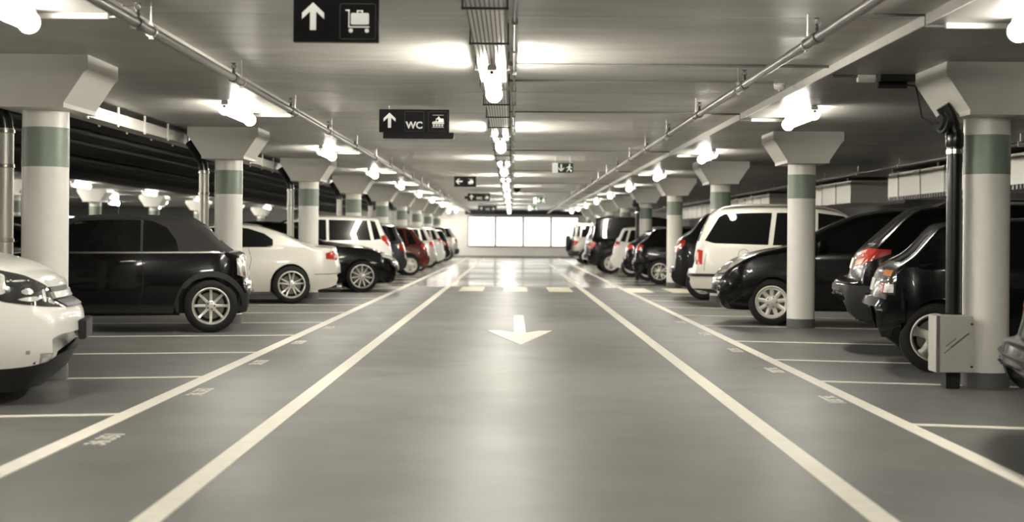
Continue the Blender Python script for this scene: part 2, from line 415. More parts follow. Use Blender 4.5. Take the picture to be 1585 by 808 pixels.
tag(tr, 'long wire basket cable tray hung along the middle of the aisle ceiling', 'cable tray')
cd = MB().tube([(0.005, Y0, ZA - 0.02), (0.005, 77.5, ZA - 0.02)], 0.011, 10).build('ceiling_conduit', M_pipe)
tag(cd, 'long pale conduit running beside the middle cable tray', 'conduit')
for i in range(24):
    y = 6.5 + 1.48 * i
    m = MB().box(-0.022, 0.022, -0.014, 0.014, -0.045, 0.0)
    o = m.build('conduit_clip', M_steel, bevel=0.004); o.location = (0.005, y, ZA)
    tag(o, 'small clip holding the pale conduit beside the middle tray', 'clip', 'clips of the middle conduit')

# ------------------------------------------------------------------ sprinkler pipes
def sprinkler_pipe(x, z, r, rods, side):
    root = empty('sprinkler_pipe', (x, 0, z))
    MB().tube([(0, Y0, 0), (0, 76.0, 0)], r, 16).build('pipe', M_pipe, root)
    for y in rods:
        m = MB(); m.tube([(0, y, r), (0, y, ZA - z)], 0.006, 8)
        m.tube([(0, y - 0.018, 0), (0, y + 0.018, 0)], r + 0.008, 16)
        m.box(-0.012, 0.012, y - 0.012, y + 0.012, -r - 0.02, r + 0.022)
        m.build('pipe_hanger', M_steel, root)
    for y in rods[::1]:
        yy = y - 0.32
        m = MB(); m.tube([(0, yy - 0.05, 0), (0, yy + 0.05, 0)], r + 0.007, 16); cp = m.build('coupling', M_wire, root)
        h = MB(); h.lathe([(0.014, r), (0.014, r + 0.03), (0.010, r + 0.035), (0.010, r + 0.05), (0.003, r + 0.055), (0.003, r + 0.085), (0.024, r + 0.088), (0.024, r + 0.092)], 'z', 12, org=(0, yy, 0))
        for s in (-1, 1): h.tube([(s * 0.010, yy, r + 0.045), (s * 0.018, yy, r + 0.065), (s * 0.004, yy, r + 0.088)], 0.0035, 6)
        h.build('sprinkler_head', M_wire, root)
    tag(root, 'long grey sprinkler pipe on hanger rods along the %s side of the aisle ceiling' % side, 'pipe')
sprinkler_pipe(-2.27, 2.445, 0.031, [8.9 + 2.96 * i for i in range(-1, 23)], 'left')
sprinkler_pipe(1.895, 2.435, 0.031, [9.2 + 2.8 * i for i in range(-1, 24)], 'right')

# ------------------------------------------------------------------ ceiling devices
def detector(x, y, z, m, label, r=0.055):
    d = MB(); d.lathe([(r * 1.15, 0), (r * 1.15, -0.012), (r, -0.018), (r, -0.045), (r * 0.75, -0.06), (0.0, -0.066)], 'z', 24)
    o = empty('smoke_detector', (x, y, z)); d.build('housing', m, o)
    MB().lathe([(r * 0.3, -0.06), (r * 0.3, -0.075), (0, -0.078)], 'z', 12).build('sensor', M_steel, o)
    tag(o, label, 'detector')
detector(2.49, 13.3, ZA, M_wall, 'small white round smoke detector on the aisle ceiling beside the right step')
cm_ = empty('dome_camera', (0.13, 43.1, ZA))
MB().lathe([(0.12, 0), (0.12, -0.03), (0.10, -0.04)], 'z', 24).build('mount', M_blackpl, cm_)
MB().lathe([(0.10, -0.04), (0.09, -0.08), (0.055, -0.115), (0, -0.13)], 'z', 24).build('dome', M_glass, cm_)
tag(cm_, 'small black dome camera on the aisle ceiling right of the middle tray', 'camera')

# ------------------------------------------------------------------ hanging signs
def poly_obj(polys, name, m, parent, y0=-0.004, y1=0.0):
    b = MB()
    for p in polys: b.prism(p, 'y', y0, y1)
    return b.build(name, m, parent, smooth=False)
def circ(cx, cz, r, n=16): return [(cx + r * math.cos(2 * PI * k / n), cz + r * math.sin(2 * PI * k / n)) for k in range(n)]
def rrect(x0, x1, z0, z1, r, n=4):
    out = []
    for cx, cz, a in ((x1 - r, z1 - r, 0), (x0 + r, z1 - r, 90), (x0 + r, z0 + r, 180), (x1 - r, z0 + r, 270)):
        for k in range(n + 1):
            t = math.radians(a + 90 * k / n); out.append((cx + r * math.cos(t), cz + r * math.sin(t)))
    return out
def outline(x0, x1, z0, z1, r, wd, name, m, parent, y=-0.004):
    o = rrect(x0, x1, z0, z1, r); i = rrect(x0 + wd, x1 - wd, z0 + wd, z1 - wd, r - wd); n = len(o)
    b = MB(); vs = [(x, y, z) for x, z in o] + [(x, y, z) for x, z in i] + [(x, 0, z) for x, z in o] + [(x, 0, z) for x, z in i]
    fs = []
    for k in range(n):
        l = (k + 1) % n
        fs += [(k, l, n + l, n + k), (k, l, 2 * n + l, 2 * n + k), (n + k, n + l, 3 * n + l, 3 * n + k)]
    b.add(vs, fs); return b.build(name, m, parent, smooth=False)
def arrow_poly(cx, cz, s, ang=0):
    t = 0.13 * s; pts = [(-t, -0.5 * s), (t, -0.5 * s), (t, 0.20 * s), (0.40 * s, -0.08 * s), (0.40 * s, 0.12 * s), (0, 0.5 * s), (-0.40 * s, 0.12 * s), (-0.40 * s, -0.08 * s), (-t, 0.20 * s)]
    a = math.radians(ang)
    return [(cx + x * math.cos(a) - z * math.sin(a), cz + x * math.sin(a) + z * math.cos(a)) for x, z in pts]
def arrow(cx, cz, s, parent, ang=0, m=None):
    # split into convex pieces so that the faces fill cleanly
    b = MB(); t = 0.11 * s; a = math.radians(ang)
    def R(p): return [(cx + x * math.cos(a) - z * math.sin(a), cz + x * math.sin(a) + z * math.cos(a)) for x, z in p]
    for p in ([(-t, -0.5 * s), (t, -0.5 * s), (t, 0.34 * s), (-t, 0.34 * s)],
              [(0, 0.5 * s), (-0.40 * s, 0.12 * s), (-0.40 * s, -0.10 * s), (0, 0.27 * s)],
              [(0, 0.5 * s), (0, 0.27 * s), (0.40 * s, -0.10 * s), (0.40 * s, 0.12 * s)]):
        b.prism(R(p), 'y', -0.003 if p[0][0] == -t else -0.004, 0.0)
    return b.build('arrow', m or M_signwhite, parent, smooth=False)
def sign_root(name, cx, y, W, z0, z1, m=M_signblack, hang=True):
    root = empty(name, (cx, y, z0)); H = z1 - z0
    MB().box(-W / 2, W / 2, 0.0, 0.05, 0, H).build('panel', m, root, bevel=0.003)
    if hang:
        for s in (-1, 1):
            MB().tube([(s * W * 0.36, 0.025, H), (s * W * 0.36, 0.025, ZA - z0)], 0.005, 8).build('hanger', M_steel, root)
    return root
def lettering(txt, cx, cz, size, parent, m=M_signwhite):
    cu = bpy.data.curves.new('lettering', 'FONT'); cu.body = txt; cu.size = size; cu.extrude = 0.002; cu.offset = 0.0042
    cu.align_x = 'CENTER'; cu.align_y = 'CENTER'; cu.materials.append(m)
    o = text_mesh(cu, 'lettering'); o.parent = parent
    o.location = (cx, -0.002, cz); o.rotation_euler = (PI / 2, 0, 0)
def luggage(cx, cz, s, parent):
    L = [rrect(cx - 0.28 * s, cx + 0.44 * s, cz - 0.12 * s, cz + 0.34 * s, 0.06 * s),
         [(cx - 0.38 * s, cz - 0.24 * s), (cx + 0.46 * s, cz - 0.24 * s), (cx + 0.46 * s, cz - 0.19 * s), (cx - 0.38 * s, cz - 0.19 * s)],
         [(cx - 0.38 * s, cz - 0.20 * s), (cx - 0.335 * s, cz - 0.20 * s), (cx - 0.335 * s, cz + 0.46 * s), (cx - 0.38 * s, cz + 0.46 * s)],
         [(cx - 0.50 * s, cz + 0.42 * s), (cx - 0.335 * s, cz + 0.42 * s), (cx - 0.335 * s, cz + 0.47 * s), (cx - 0.50 * s, cz + 0.47 * s)],
         circ(cx - 0.28 * s, cz - 0.36 * s, 0.085 * s), circ(cx + 0.36 * s, cz - 0.36 * s, 0.085 * s)]
    for a, b, c, d in ((-0.04, 0.20, 0.40, 0.45), (-0.04, 0.005, 0.33, 0.42), (0.155, 0.20, 0.33, 0.42)):
        L.append([(cx + a * s, cz + c * s), (cx + b * s, cz + c * s), (cx + b * s, cz + d * s), (cx + a * s, cz + d * s)])
    poly_obj(L, 'luggage_symbol', M_signwhite, parent)
def train(cx, cz, s, parent):
    L = [[(cx - 0.42 * s, cz - 0.18 * s), (cx + 0.44 * s, cz - 0.18 * s), (cx + 0.40 * s, cz + 0.22 * s), (cx - 0.42 * s, cz - 0.02 * s)],
         [(cx - 0.16 * s, cz), (cx + 0.36 * s, cz), (cx + 0.36 * s, cz + 0.24 * s), (cx - 0.16 * s, cz + 0.24 * s)],
         [(cx - 0.10 * s, cz + 0.2 * s), (cx + 0.20 * s, cz + 0.2 * s), (cx + 0.05 * s, cz + 0.42 * s)],
         [(cx - 0.42 * s, cz - 0.42 * s), (cx + 0.42 * s, cz - 0.42 * s), (cx + 0.42 * s, cz - 0.38 * s), (cx - 0.42 * s, cz - 0.38 * s)]]
    for k in (-0.3, -0.1, 0.1, 0.3): L.append(circ(cx + k * s, cz - 0.27 * s, 0.08 * s, 12))
    poly_obj(L, 'train_symbol', M_signwhite, parent)
    poly_obj([[(cx - 0.40 * s, cz + 0.46 * s), (cx + 0.40 * s, cz + 0.46 * s), (cx + 0.40 * s, cz + 0.49 * s), (cx - 0.40 * s, cz + 0.49 * s)]], 'wire_symbol', M_signwhite, parent)
    poly_obj([[(cx - 0.10 * s, cz + 0.02 * s), (cx + 0.02 * s, cz + 0.02 * s), (cx + 0.02 * s, cz + 0.16 * s), (cx - 0.10 * s, cz + 0.16 * s)]], 'symbol_window', M_signblack, parent, -0.006, -0.004)

S1 = sign_root('hanging_sign', -1.063, 8.5, 0.512, 2.33, 2.60)
arrow(-0.138, 0.155, 0.165, S1); outline(0.022, 0.236, 0.02, 0.232, 0.012, 0.0018, 'symbol_frame', M_signgrey, S1); luggage(0.13, 0.125, 0.150, S1)
tag(S1, 'nearest black hanging sign with an up arrow and a luggage trolley symbol', 'sign')
S2 = sign_root('hanging_sign', -1.108, 15.9, 0.782, 2.33, 2.588)
arrow(-0.275, 0.135, 0.17, S2)
for a in (-0.105, 0.16): outline(a, a + 0.215, 0.015, 0.235, 0.012, 0.0018, 'symbol_frame', M_signgrey, S2)
lettering('WC', 0.002, 0.078, 0.105, S2); train(0.268, 0.122, 0.155, S2)
MB().box(-0.345, 0.445, -0.01, 0.06, -0.07, 0.0).build('lower_box', M_signblack, S2, bevel=0.003)
tag(S2, 'wide black hanging sign reading WC with an up arrow and a train symbol', 'sign')
S3 = sign_root('hanging_sign', -1.118, 33.4, 0.515, 2.33, 2.577)
arrow(-0.14, 0.125, 0.16, S3, 90); train(0.13, 0.12, 0.14, S3)
tag(S3, 'small black hanging sign with a left pointing arrow and a vehicle symbol', 'sign')
S4 = sign_root('hanging_sign', -1.12, 47.0, 0.74, 2.33, 2.59)
arrow(-0.24, 0.125, 0.16, S4); lettering('WC', 0.02, 0.09, 0.11, S4); train(0.26, 0.12, 0.14, S4)
MB().box(-0.47, -0.37, 0.0, 0.05, 0.07, 0.16).build('side_box', M_signblack, S4, bevel=0.003)
tag(S4, 'black hanging WC sign with a stub on its left edge, behind the left arrow sign', 'sign')
S5 = sign_root('hanging_sign', -1.18, 66.5, 0.86, 2.33, 2.60)
arrow(-0.28, 0.125, 0.16, S5); lettering('WC', 0.02, 0.09, 0.11, S5); train(0.28, 0.12, 0.14, S5)
tag(S5, 'farthest black hanging WC sign, just before the bright end wall', 'sign')
def exit_sign(cx, y, W, z0, H, label):
    r = sign_root('exit_sign', cx, y, W, z0, z0 + H, M_signgreen)
    MB().box(-W / 2 - 0.002, -W / 2 + 0.26 * W, -0.006, 0.052, -0.002, H + 0.002).build('lit_panel', M_signlit, r, smooth=False)
    arrow(-W / 2 + 0.42 * W, H * 0.5, H * 0.78, r, 180)
    cx2 = W / 2 - 0.20 * W; s = H
    poly_obj([circ(cx2 + 0.06 * s, 0.82 * s, 0.09 * s, 12),
              [(cx2 - 0.10 * s, 0.40 * s), (cx2 + 0.06 * s, 0.36 * s), (cx2 + 0.12 * s, 0.70 * s), (cx2 - 0.04 * s, 0.72 * s)],
              [(cx2 - 0.04 * s, 0.44 * s), (cx2 - 0.30 * s, 0.12 * s), (cx2 - 0.22 * s, 0.08 * s), (cx2 + 0.04 * s, 0.36 * s)],
              [(cx2, 0.42 * s), (cx2 + 0.24 * s, 0.26 * s), (cx2 + 0.20 * s, 0.06 * s), (cx2 + 0.30 * s, 0.06 * s), (cx2 + 0.33 * s, 0.30 * s), (cx2 + 0.08 * s, 0.48 * s)][:3] + [(cx2 + 0.08 * s, 0.48 * s)],
              [(cx2 + 0.20 * s, 0.30 * s), (cx2 + 0.18 * s, 0.08 * s), (cx2 + 0.27 * s, 0.08 * s), (cx2 + 0.30 * s, 0.30 * s)],
              [(cx2 - 0.04 * s, 0.70 * s), (cx2 - 0.30 * s, 0.52 * s), (cx2 - 0.27 * s, 0.44 * s), (cx2, 0.60 * s)],
              [(cx2 + 0.10 * s, 0.70 * s), (cx2 + 0.32 * s, 0.54 * s), (cx2 + 0.29 * s, 0.47 * s), (cx2 + 0.08 * s, 0.58 * s)]], 'running_figure', M_signwhite, r)
    tag(r, label, 'sign', 'green exit signs')
exit_sign(0.90, 25.6, 0.372, 2.33, 0.172, 'nearest green exit sign with a down arrow and a running figure')
exit_sign(0.95, 49.9, 0.43, 2.33, 0.22, 'green exit sign behind the nearest one, second from the front')
exit_sign(0.93, 63.8, 0.43, 2.33, 0.21, 'farthest green exit sign, close to the end wall')

# ------------------------------------------------------------------ left side services
lt = empty('cable_trunking', (-4.46, 0, 2.37))
MB().box(-0.10, 0.10, Y0, 60, 0.0, 0.004).box(-0.10, -0.096, Y0, 60, 0, 0.11).box(0.096, 0.10, Y0, 60, 0, 0.13).build('channel', M_capital, lt, smooth=False)
for i in range(40):
    y = 8.9 + 1.13 * i
    MB().box(0.10, 0.112, y - 0.03, y + 0.03, -0.02, ZS - 2.37).build('hanger', M_column, lt, smooth=False)
    MB().box(-0.112, -0.10, y - 0.03, y + 0.03, -0.02, ZS - 2.37).build('hanger', M_capital, lt, smooth=False)
MB().tube([(0, Y0, 0.04), (0, 60, 0.04)], 0.035, 8).build('cable', M_cable, lt)
tag(lt, 'long grey steel cable trunking on white hangers above the left parked cars', 'cable trunking')
# rows of darker service pipes farther in
for k, (x, z, r, m) in enumerate(((-5.4, 2.45, 0.04, M_blackpl), (-6.1, 2.46, 0.03, M_cable), (-7.4, 2.44, 0.06, M_blackpl))):
    p = MB().tube([(x, Y0, z), (x, 74, z)], r, 14)
    o = p.build('service_pipe', m)
    tag(o, '%s dark service pipe under the soffit behind the left trunking' % ordinal(k), 'pipe', 'service pipes over the left cars')
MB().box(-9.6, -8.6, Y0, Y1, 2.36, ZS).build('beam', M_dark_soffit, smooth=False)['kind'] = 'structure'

def downpipe(i):
    y = 11.46 + LP * i + 0.05; x = -4.105
    r = empty('downpipe', (x, y, 0))
    up = MB(); up.tube([(-0.20, 0.0, 2.40), (-0.17, 0.0, 2.36), (-0.04, 0.0, 2.16), (-0.01, 0.0, 2.08), (0, 0, 2.0)], 0.062, 14)
    up.build('dark_bend', M_pipe_black, r)
    MB().lathe([(0.064, 0.0), (0.064, 2.02)], 'z', 20).build('pipe', M_foil, r)
    for z in (0.5, 1.1, 1.7, 1.98): MB().lathe([(0.066, z), (0.072, z + 0.004), (0.072, z + 0.028), (0.066, z + 0.032)], 'z', 20).build('clamp', M_steel, r)
    tag(r, 'foil wrapped downpipe with a dark bend behind the left column, %s from the front' % ordinal(i), 'pipe', 'downpipes behind the left columns')
for i in range(0, 7): downpipe(i)

# ------------------------------------------------------------------ right side services
def black_pipe(y, x, box, label):
    r = empty('standpipe', (x, y, 0))
    MB().lathe([(0.06, 0.59 if box else 0.0), (0.06, 2.06)], 'z', 24).build('pipe', M_pipe_black, r)
    MB().lathe([(0.066, 1.92), (0.071, 1.93), (0.071, 2.03), (0.066, 2.04)], 'z', 24).build('socket', M_pipe_black, r)
    MB().lathe([(0.0665, 1.868), (0.0665, 1.905)], 'z', 24).build('clamp', M_chrome, r)
    MB().tube([(0, 0, 2.02), (-0.015, 0.0, 2.10), (-0.055, 0, 2.18), (-0.10, 0.0, 2.25)], 0.056, 16).build('bend', M_pipe_black, r)
    MB().tube([(-0.02, 0, 2.10), (-0.10, -0.03, 2.115)], 0.050, 18).build('branch', M_pipe_black, r)
    b2 = MB(); b2.tube([(-0.085, -0.026, 2.11), (-0.115, -0.034, 2.115), (-0.116, -0.034, 2.115), (-0.14, -0.04, 2.12)], [0.086, 0.086, 0.066, 0.060], 28)
    b2.build('cap', M_blackpl, r)
    tag(r, label, 'pipe')
    return r
bp_ = black_pipe(11.42, 3.545, True, 'thick black standpipe with a silver clamp beside the nearest right column')
bx = empty('service_cabinet', (3.49, 11.22, 0.13))
MB().box(-0.145, 0.145, -0.02, 0.20, 0.0, 0.45).build('body', M_cabinet, bx, bevel=0.006)
MB().box(-0.115, 0.145, -0.032, -0.02, 0.005, 0.445).build('door', M_cabinet, bx, bevel=0.003)
MB().box(-0.145, -0.119, -0.028, -0.02, 0.0, 0.45).build('side_strip', M_steel, bx, bevel=0.002)
sc_ = MB()
for x0, z0, ln in ((-0.085, 0.15, 0.20), (-0.03, 0.20, 0.14), (-0.07, 0.205, 0.08)):
    sc_.prism([(x0, z0), (x0 + ln, z0 + ln * 0.8), (x0 + ln - 0.004, z0 + ln * 0.8 + 0.008), (x0 - 0.006, z0 + 0.006)], 'y', -0.0325, -0.0318)
sc_.build('scuff_mark', M_conduit, bx, smooth=False)
for z in (0.05, 0.385): MB().lathe([(0.010, -0.040), (0.010, -0.032)], 'y', 14, org=(0.130, 0, z)).build('lock', M_wire, bx)
MB().box(-0.05, 0.06, 0.03, 0.17, -0.13, 0.0).build('foot', M_blackpl, bx, bevel=0.004)
tag(bx, 'grey metal cabinet at the foot of the black standpipe by the right column', 'cabinet')
black_pipe(40.75, 3.58, False, 'far black standpipe beside the fifth right column')
jb = empty('junction_box', (3.05, 12.0, ZS - 0.002))
MB().box(0.03, 0.34, -0.07, 0.07, -0.055, 0).build('box', M_blackpl, jb, bevel=0.005)
MB().box(-0.15, 0.0, -0.035, 0.035, -0.06, 0).build('pale_box', M_wall, jb, bevel=0.005)
MB().tube([(0.02, -0.02, -0.085), (0.26, -0.02, -0.085)], 0.03, 14).build('actuator', M_blackpl, jb)
MB().tube([(-0.36, 0, -0.012), (-0.12, 0, -0.012)], 0.012, 8).build('conduit', M_cable, jb)
MB().tube([(0.26, -0.02, -0.085), (0.315, -0.10, -0.10), (0.30, -0.25, -0.24), (0.28, -0.42, -0.40), (0.32, -0.58, -0.45), (0.358, -0.62, -0.445)], 0.008, 8).build('flex', M_blackpl, jb)
tag(jb, 'black junction box with a hanging flex under the soffit by the nearest right column', 'junction box')
def air_duct(y0, y1, label, teeth=True):
    r = empty('air_duct', (7.6, y0, 1.99)); L = y1 - y0
    MB().box(0, 1.2, 0, L, 0, 0.50).build('duct', M_foil, r, bevel=0.01)
    for k in range(int(L / 1.5) + 1):
        MB().box(-0.02, 0.0, k * 1.5, k * 1.5 + 0.04, -0.01, 0.51).build('flange', M_steel, r, bevel=0.003)
    for k in range(int(L / 3) + 1):
        MB().box(0.02, 0.05, k * 3 + 0.5, k * 3 + 0.53, 0.49, ZS - 1.99).build('hanger', M_steel, r, smooth=False)
        MB().box(1.15, 1.18, k * 3 + 0.5, k * 3 + 0.53, 0.49, ZS - 1.99).build('hanger', M_steel, r, smooth=False)
    if teeth:
        g = MB(); n = int(L / 0.16)
        for k in range(n): g.box(-0.03, 0.0, k * 0.16, k * 0.16 + 0.09, -0.045, 0.03)
        g.build('louvre', M_wire, r, smooth=False)
    tag(r, label, 'air duct', 'air ducts over the right cars')
air_duct(13.0, 28.8, 'long metal air duct with a toothed lower edge above the right cars')
air_duct(31.9, 38.5, 'short metal air duct beyond the gap above the right cars', False)
air_duct(42.0, 66.0, 'far metal air duct above the right cars near the end wall', False)
sp = empty('sprinkler_branch', (6.6, 0, 2.43))
MB().tube([(0, Y0, 0), (0, 72, 0)], 0.028, 12).build('pipe', M_pipe, sp)
for i in range(24): MB().tube([(0, 4 + 2.9 * i, 0), (0, 4 + 2.9 * i, ZS - 2.43)], 0.007, 6).box(-0.035, 0.035, 3.985 + 2.9 * i, 4.015 + 2.9 * i, -0.035, 0.035).build('hanger', M_steel, sp)
tag(sp, 'thin grey pipe with hangers under the dark soffit above the right cars', 'pipe')

# ------------------------------------------------------------------ cars
def pchip(pts):
    p = sorted(pts); x = np.array([a for a, _ in p], float); y = np.array([b for _, b in p], float)
    h = np.diff(x); d = np.diff(y) / h; n = len(x); m = np.zeros(n)
    for i in range(1, n - 1):
        if d[i - 1] * d[i] > 0:
            w1, w2 = 2 * h[i] + h[i - 1], h[i] + 2 * h[i - 1]
            m[i] = (w1 + w2) / (w1 / d[i - 1] + w2 / d[i])
    m[0], m[-1] = d[0], d[-1]
    def fn(q):
        q = min(max(q, x[0]), x[-1]); i = int(min(max(np.searchsorted(x, q) - 1, 0), n - 2))
        t = (q - x[i]) / h[i]
        return float((2 * t**3 - 3 * t**2 + 1) * y[i] + (t**3 - 2 * t**2 + t) * h[i] * m[i] + (-2 * t**3 + 3 * t**2) * y[i + 1] + (t**3 - t**2) * h[i] * m[i + 1])
    return fn

WHEELS = {}
def wheel_meshes(R, r, style):
    key = (round(R, 3), round(r, 3), style)
    if key in WHEELS: return WHEELS[key]
    t = MB(); w = 0.105
    t.lathe([(r - 0.005, -w + 0.012), (r + 0.01, -w + 0.002), (r + 0.03, -w), (R - 0.035, -w + 0.004), (R - 0.008, -w + 0.02), (R, -w + 0.045), (R, w - 0.045),
             (R - 0.008, w - 0.02), (R - 0.035, w - 0.004), (r + 0.03, w), (r + 0.01, w - 0.002), (r - 0.005, w - 0.012)], 'y', 48, caps=False)
    b = MB()   # barrel and rim lip, open to the outside (+y)
    b.lathe([(r + 0.003, w - 0.016), (r + 0.004, w - 0.008), (r - 0.012, w - 0.006), (r - 0.022, w - 0.018), (r - 0.03, w - 0.05)], 'y', 48, 0, caps=False)
    b.lathe([(r - 0.03, w - 0.05), (r - 0.035, -w + 0.03), (0.0, -w + 0.03)], 'y', 48, 1, caps=False)
    b.lathe([(0.0, 0.0), (r * 0.72, 0.0), (r * 0.72, -0.02)], 'y', 32, 2)
    n, kind, wi, wo = {'8': (8, 's', 0.036, 0.026), '5': (5, 's', 0.085, 0.075), '10v': (10, 's', 0.030, 0.022), '12': (11, 's', 0.026, 0.022), 'cap9': (9, 's', 0.060, 0.050),
                       '5star': (5, 's', 0.13, 0.07), '7': (7, 's', 0.05, 0.04)}[style]
    cap = style in ('cap9', '5star')
    yo = w - 0.018; yi = w - (0.030 if cap else 0.045)
    for k in range(n):
        a = 2 * PI * k / n + PI / 2
        offs = [0.0]
        dirs = []
        if style == '10v': a = 2 * PI * (k // 2) / 5 + PI / 2 + (0.21 if k % 2 else -0.21); 
        ca, sa = math.cos(a), math.sin(a)
        pts = []
        for rad, hwid, yy in ((0.045, wi * 0.62, yi + 0.004), (r * 0.35, wi * 0.5, yi), (r * 0.7, (wi + wo) / 4, yi + 0.006), (r - 0.010, wo * 0.5 + (0.012 if style == 'cap9' else 0.004), yo)):
            if style == '5': hwid *= (1.25 if rad < 0.06 else (0.9 if rad < r * 0.5 else (0.95 if rad < r * 0.8 else 1.5)))
            pts.append((rad, hwid, yy))
        vs = []
        for rad, hwid, yy in pts:
            for s, dy in ((-1, -0.006), (-0.6, 0.0), (0.6, 0.0), (1, -0.006), (1, -0.035), (-1, -0.035)):
                x = rad * ca - s * hwid * sa; z = rad * sa + s * hwid * ca
                vs.append((x, yy + dy, z))
        m = 6
        fs = [(i * m + j, i * m + (j + 1) % m, (i + 1) * m + (j + 1) % m, (i + 1) * m + j) for i in range(len(pts) - 1) for j in range(m)]
        fs += [tuple(range(m))[::-1], tuple(range(3 * m, 4 * m))]
        b.add(vs, fs, 0)
    hub = 0.085 if cap else 0.062
    b.lathe([(hub, yi - 0.03), (hub, yi + 0.002), (hub - 0.012, yi + 0.010), (0.030, yi + 0.012), (0.028, yi + 0.018), (0.0, yi + 0.020)], 'y', 28, 0)
    for k in range(5):
        a = 2 * PI * (k + 0.5) / 5
        b.lathe([(0.009, yi + 0.006), (0.009, yi + 0.0125), (0, yi + 0.0127)], 'y', 8, 1, org=((hub - 0.02) * math.cos(a), 0, (hub - 0.02) * math.sin(a)))
    if cap: b.lathe([(r - 0.012, yo - 0.002), (r - 0.05, yo - 0.004), (r - 0.052, yo - 0.02)], 'y', 48, 0, caps=False)
    o1 = t.build('tyre_tmp', M_rubber); o2 = b.build('rim_tmp', [M_hubcap if cap else M_alloy, M_barrel, M_disc], ang=32)
    WHEELS[key] = (o1.data, o2.data)
    bpy.data.objects.remove(o1); bpy.data.objects.remove(o2)
    return WHEELS[key]

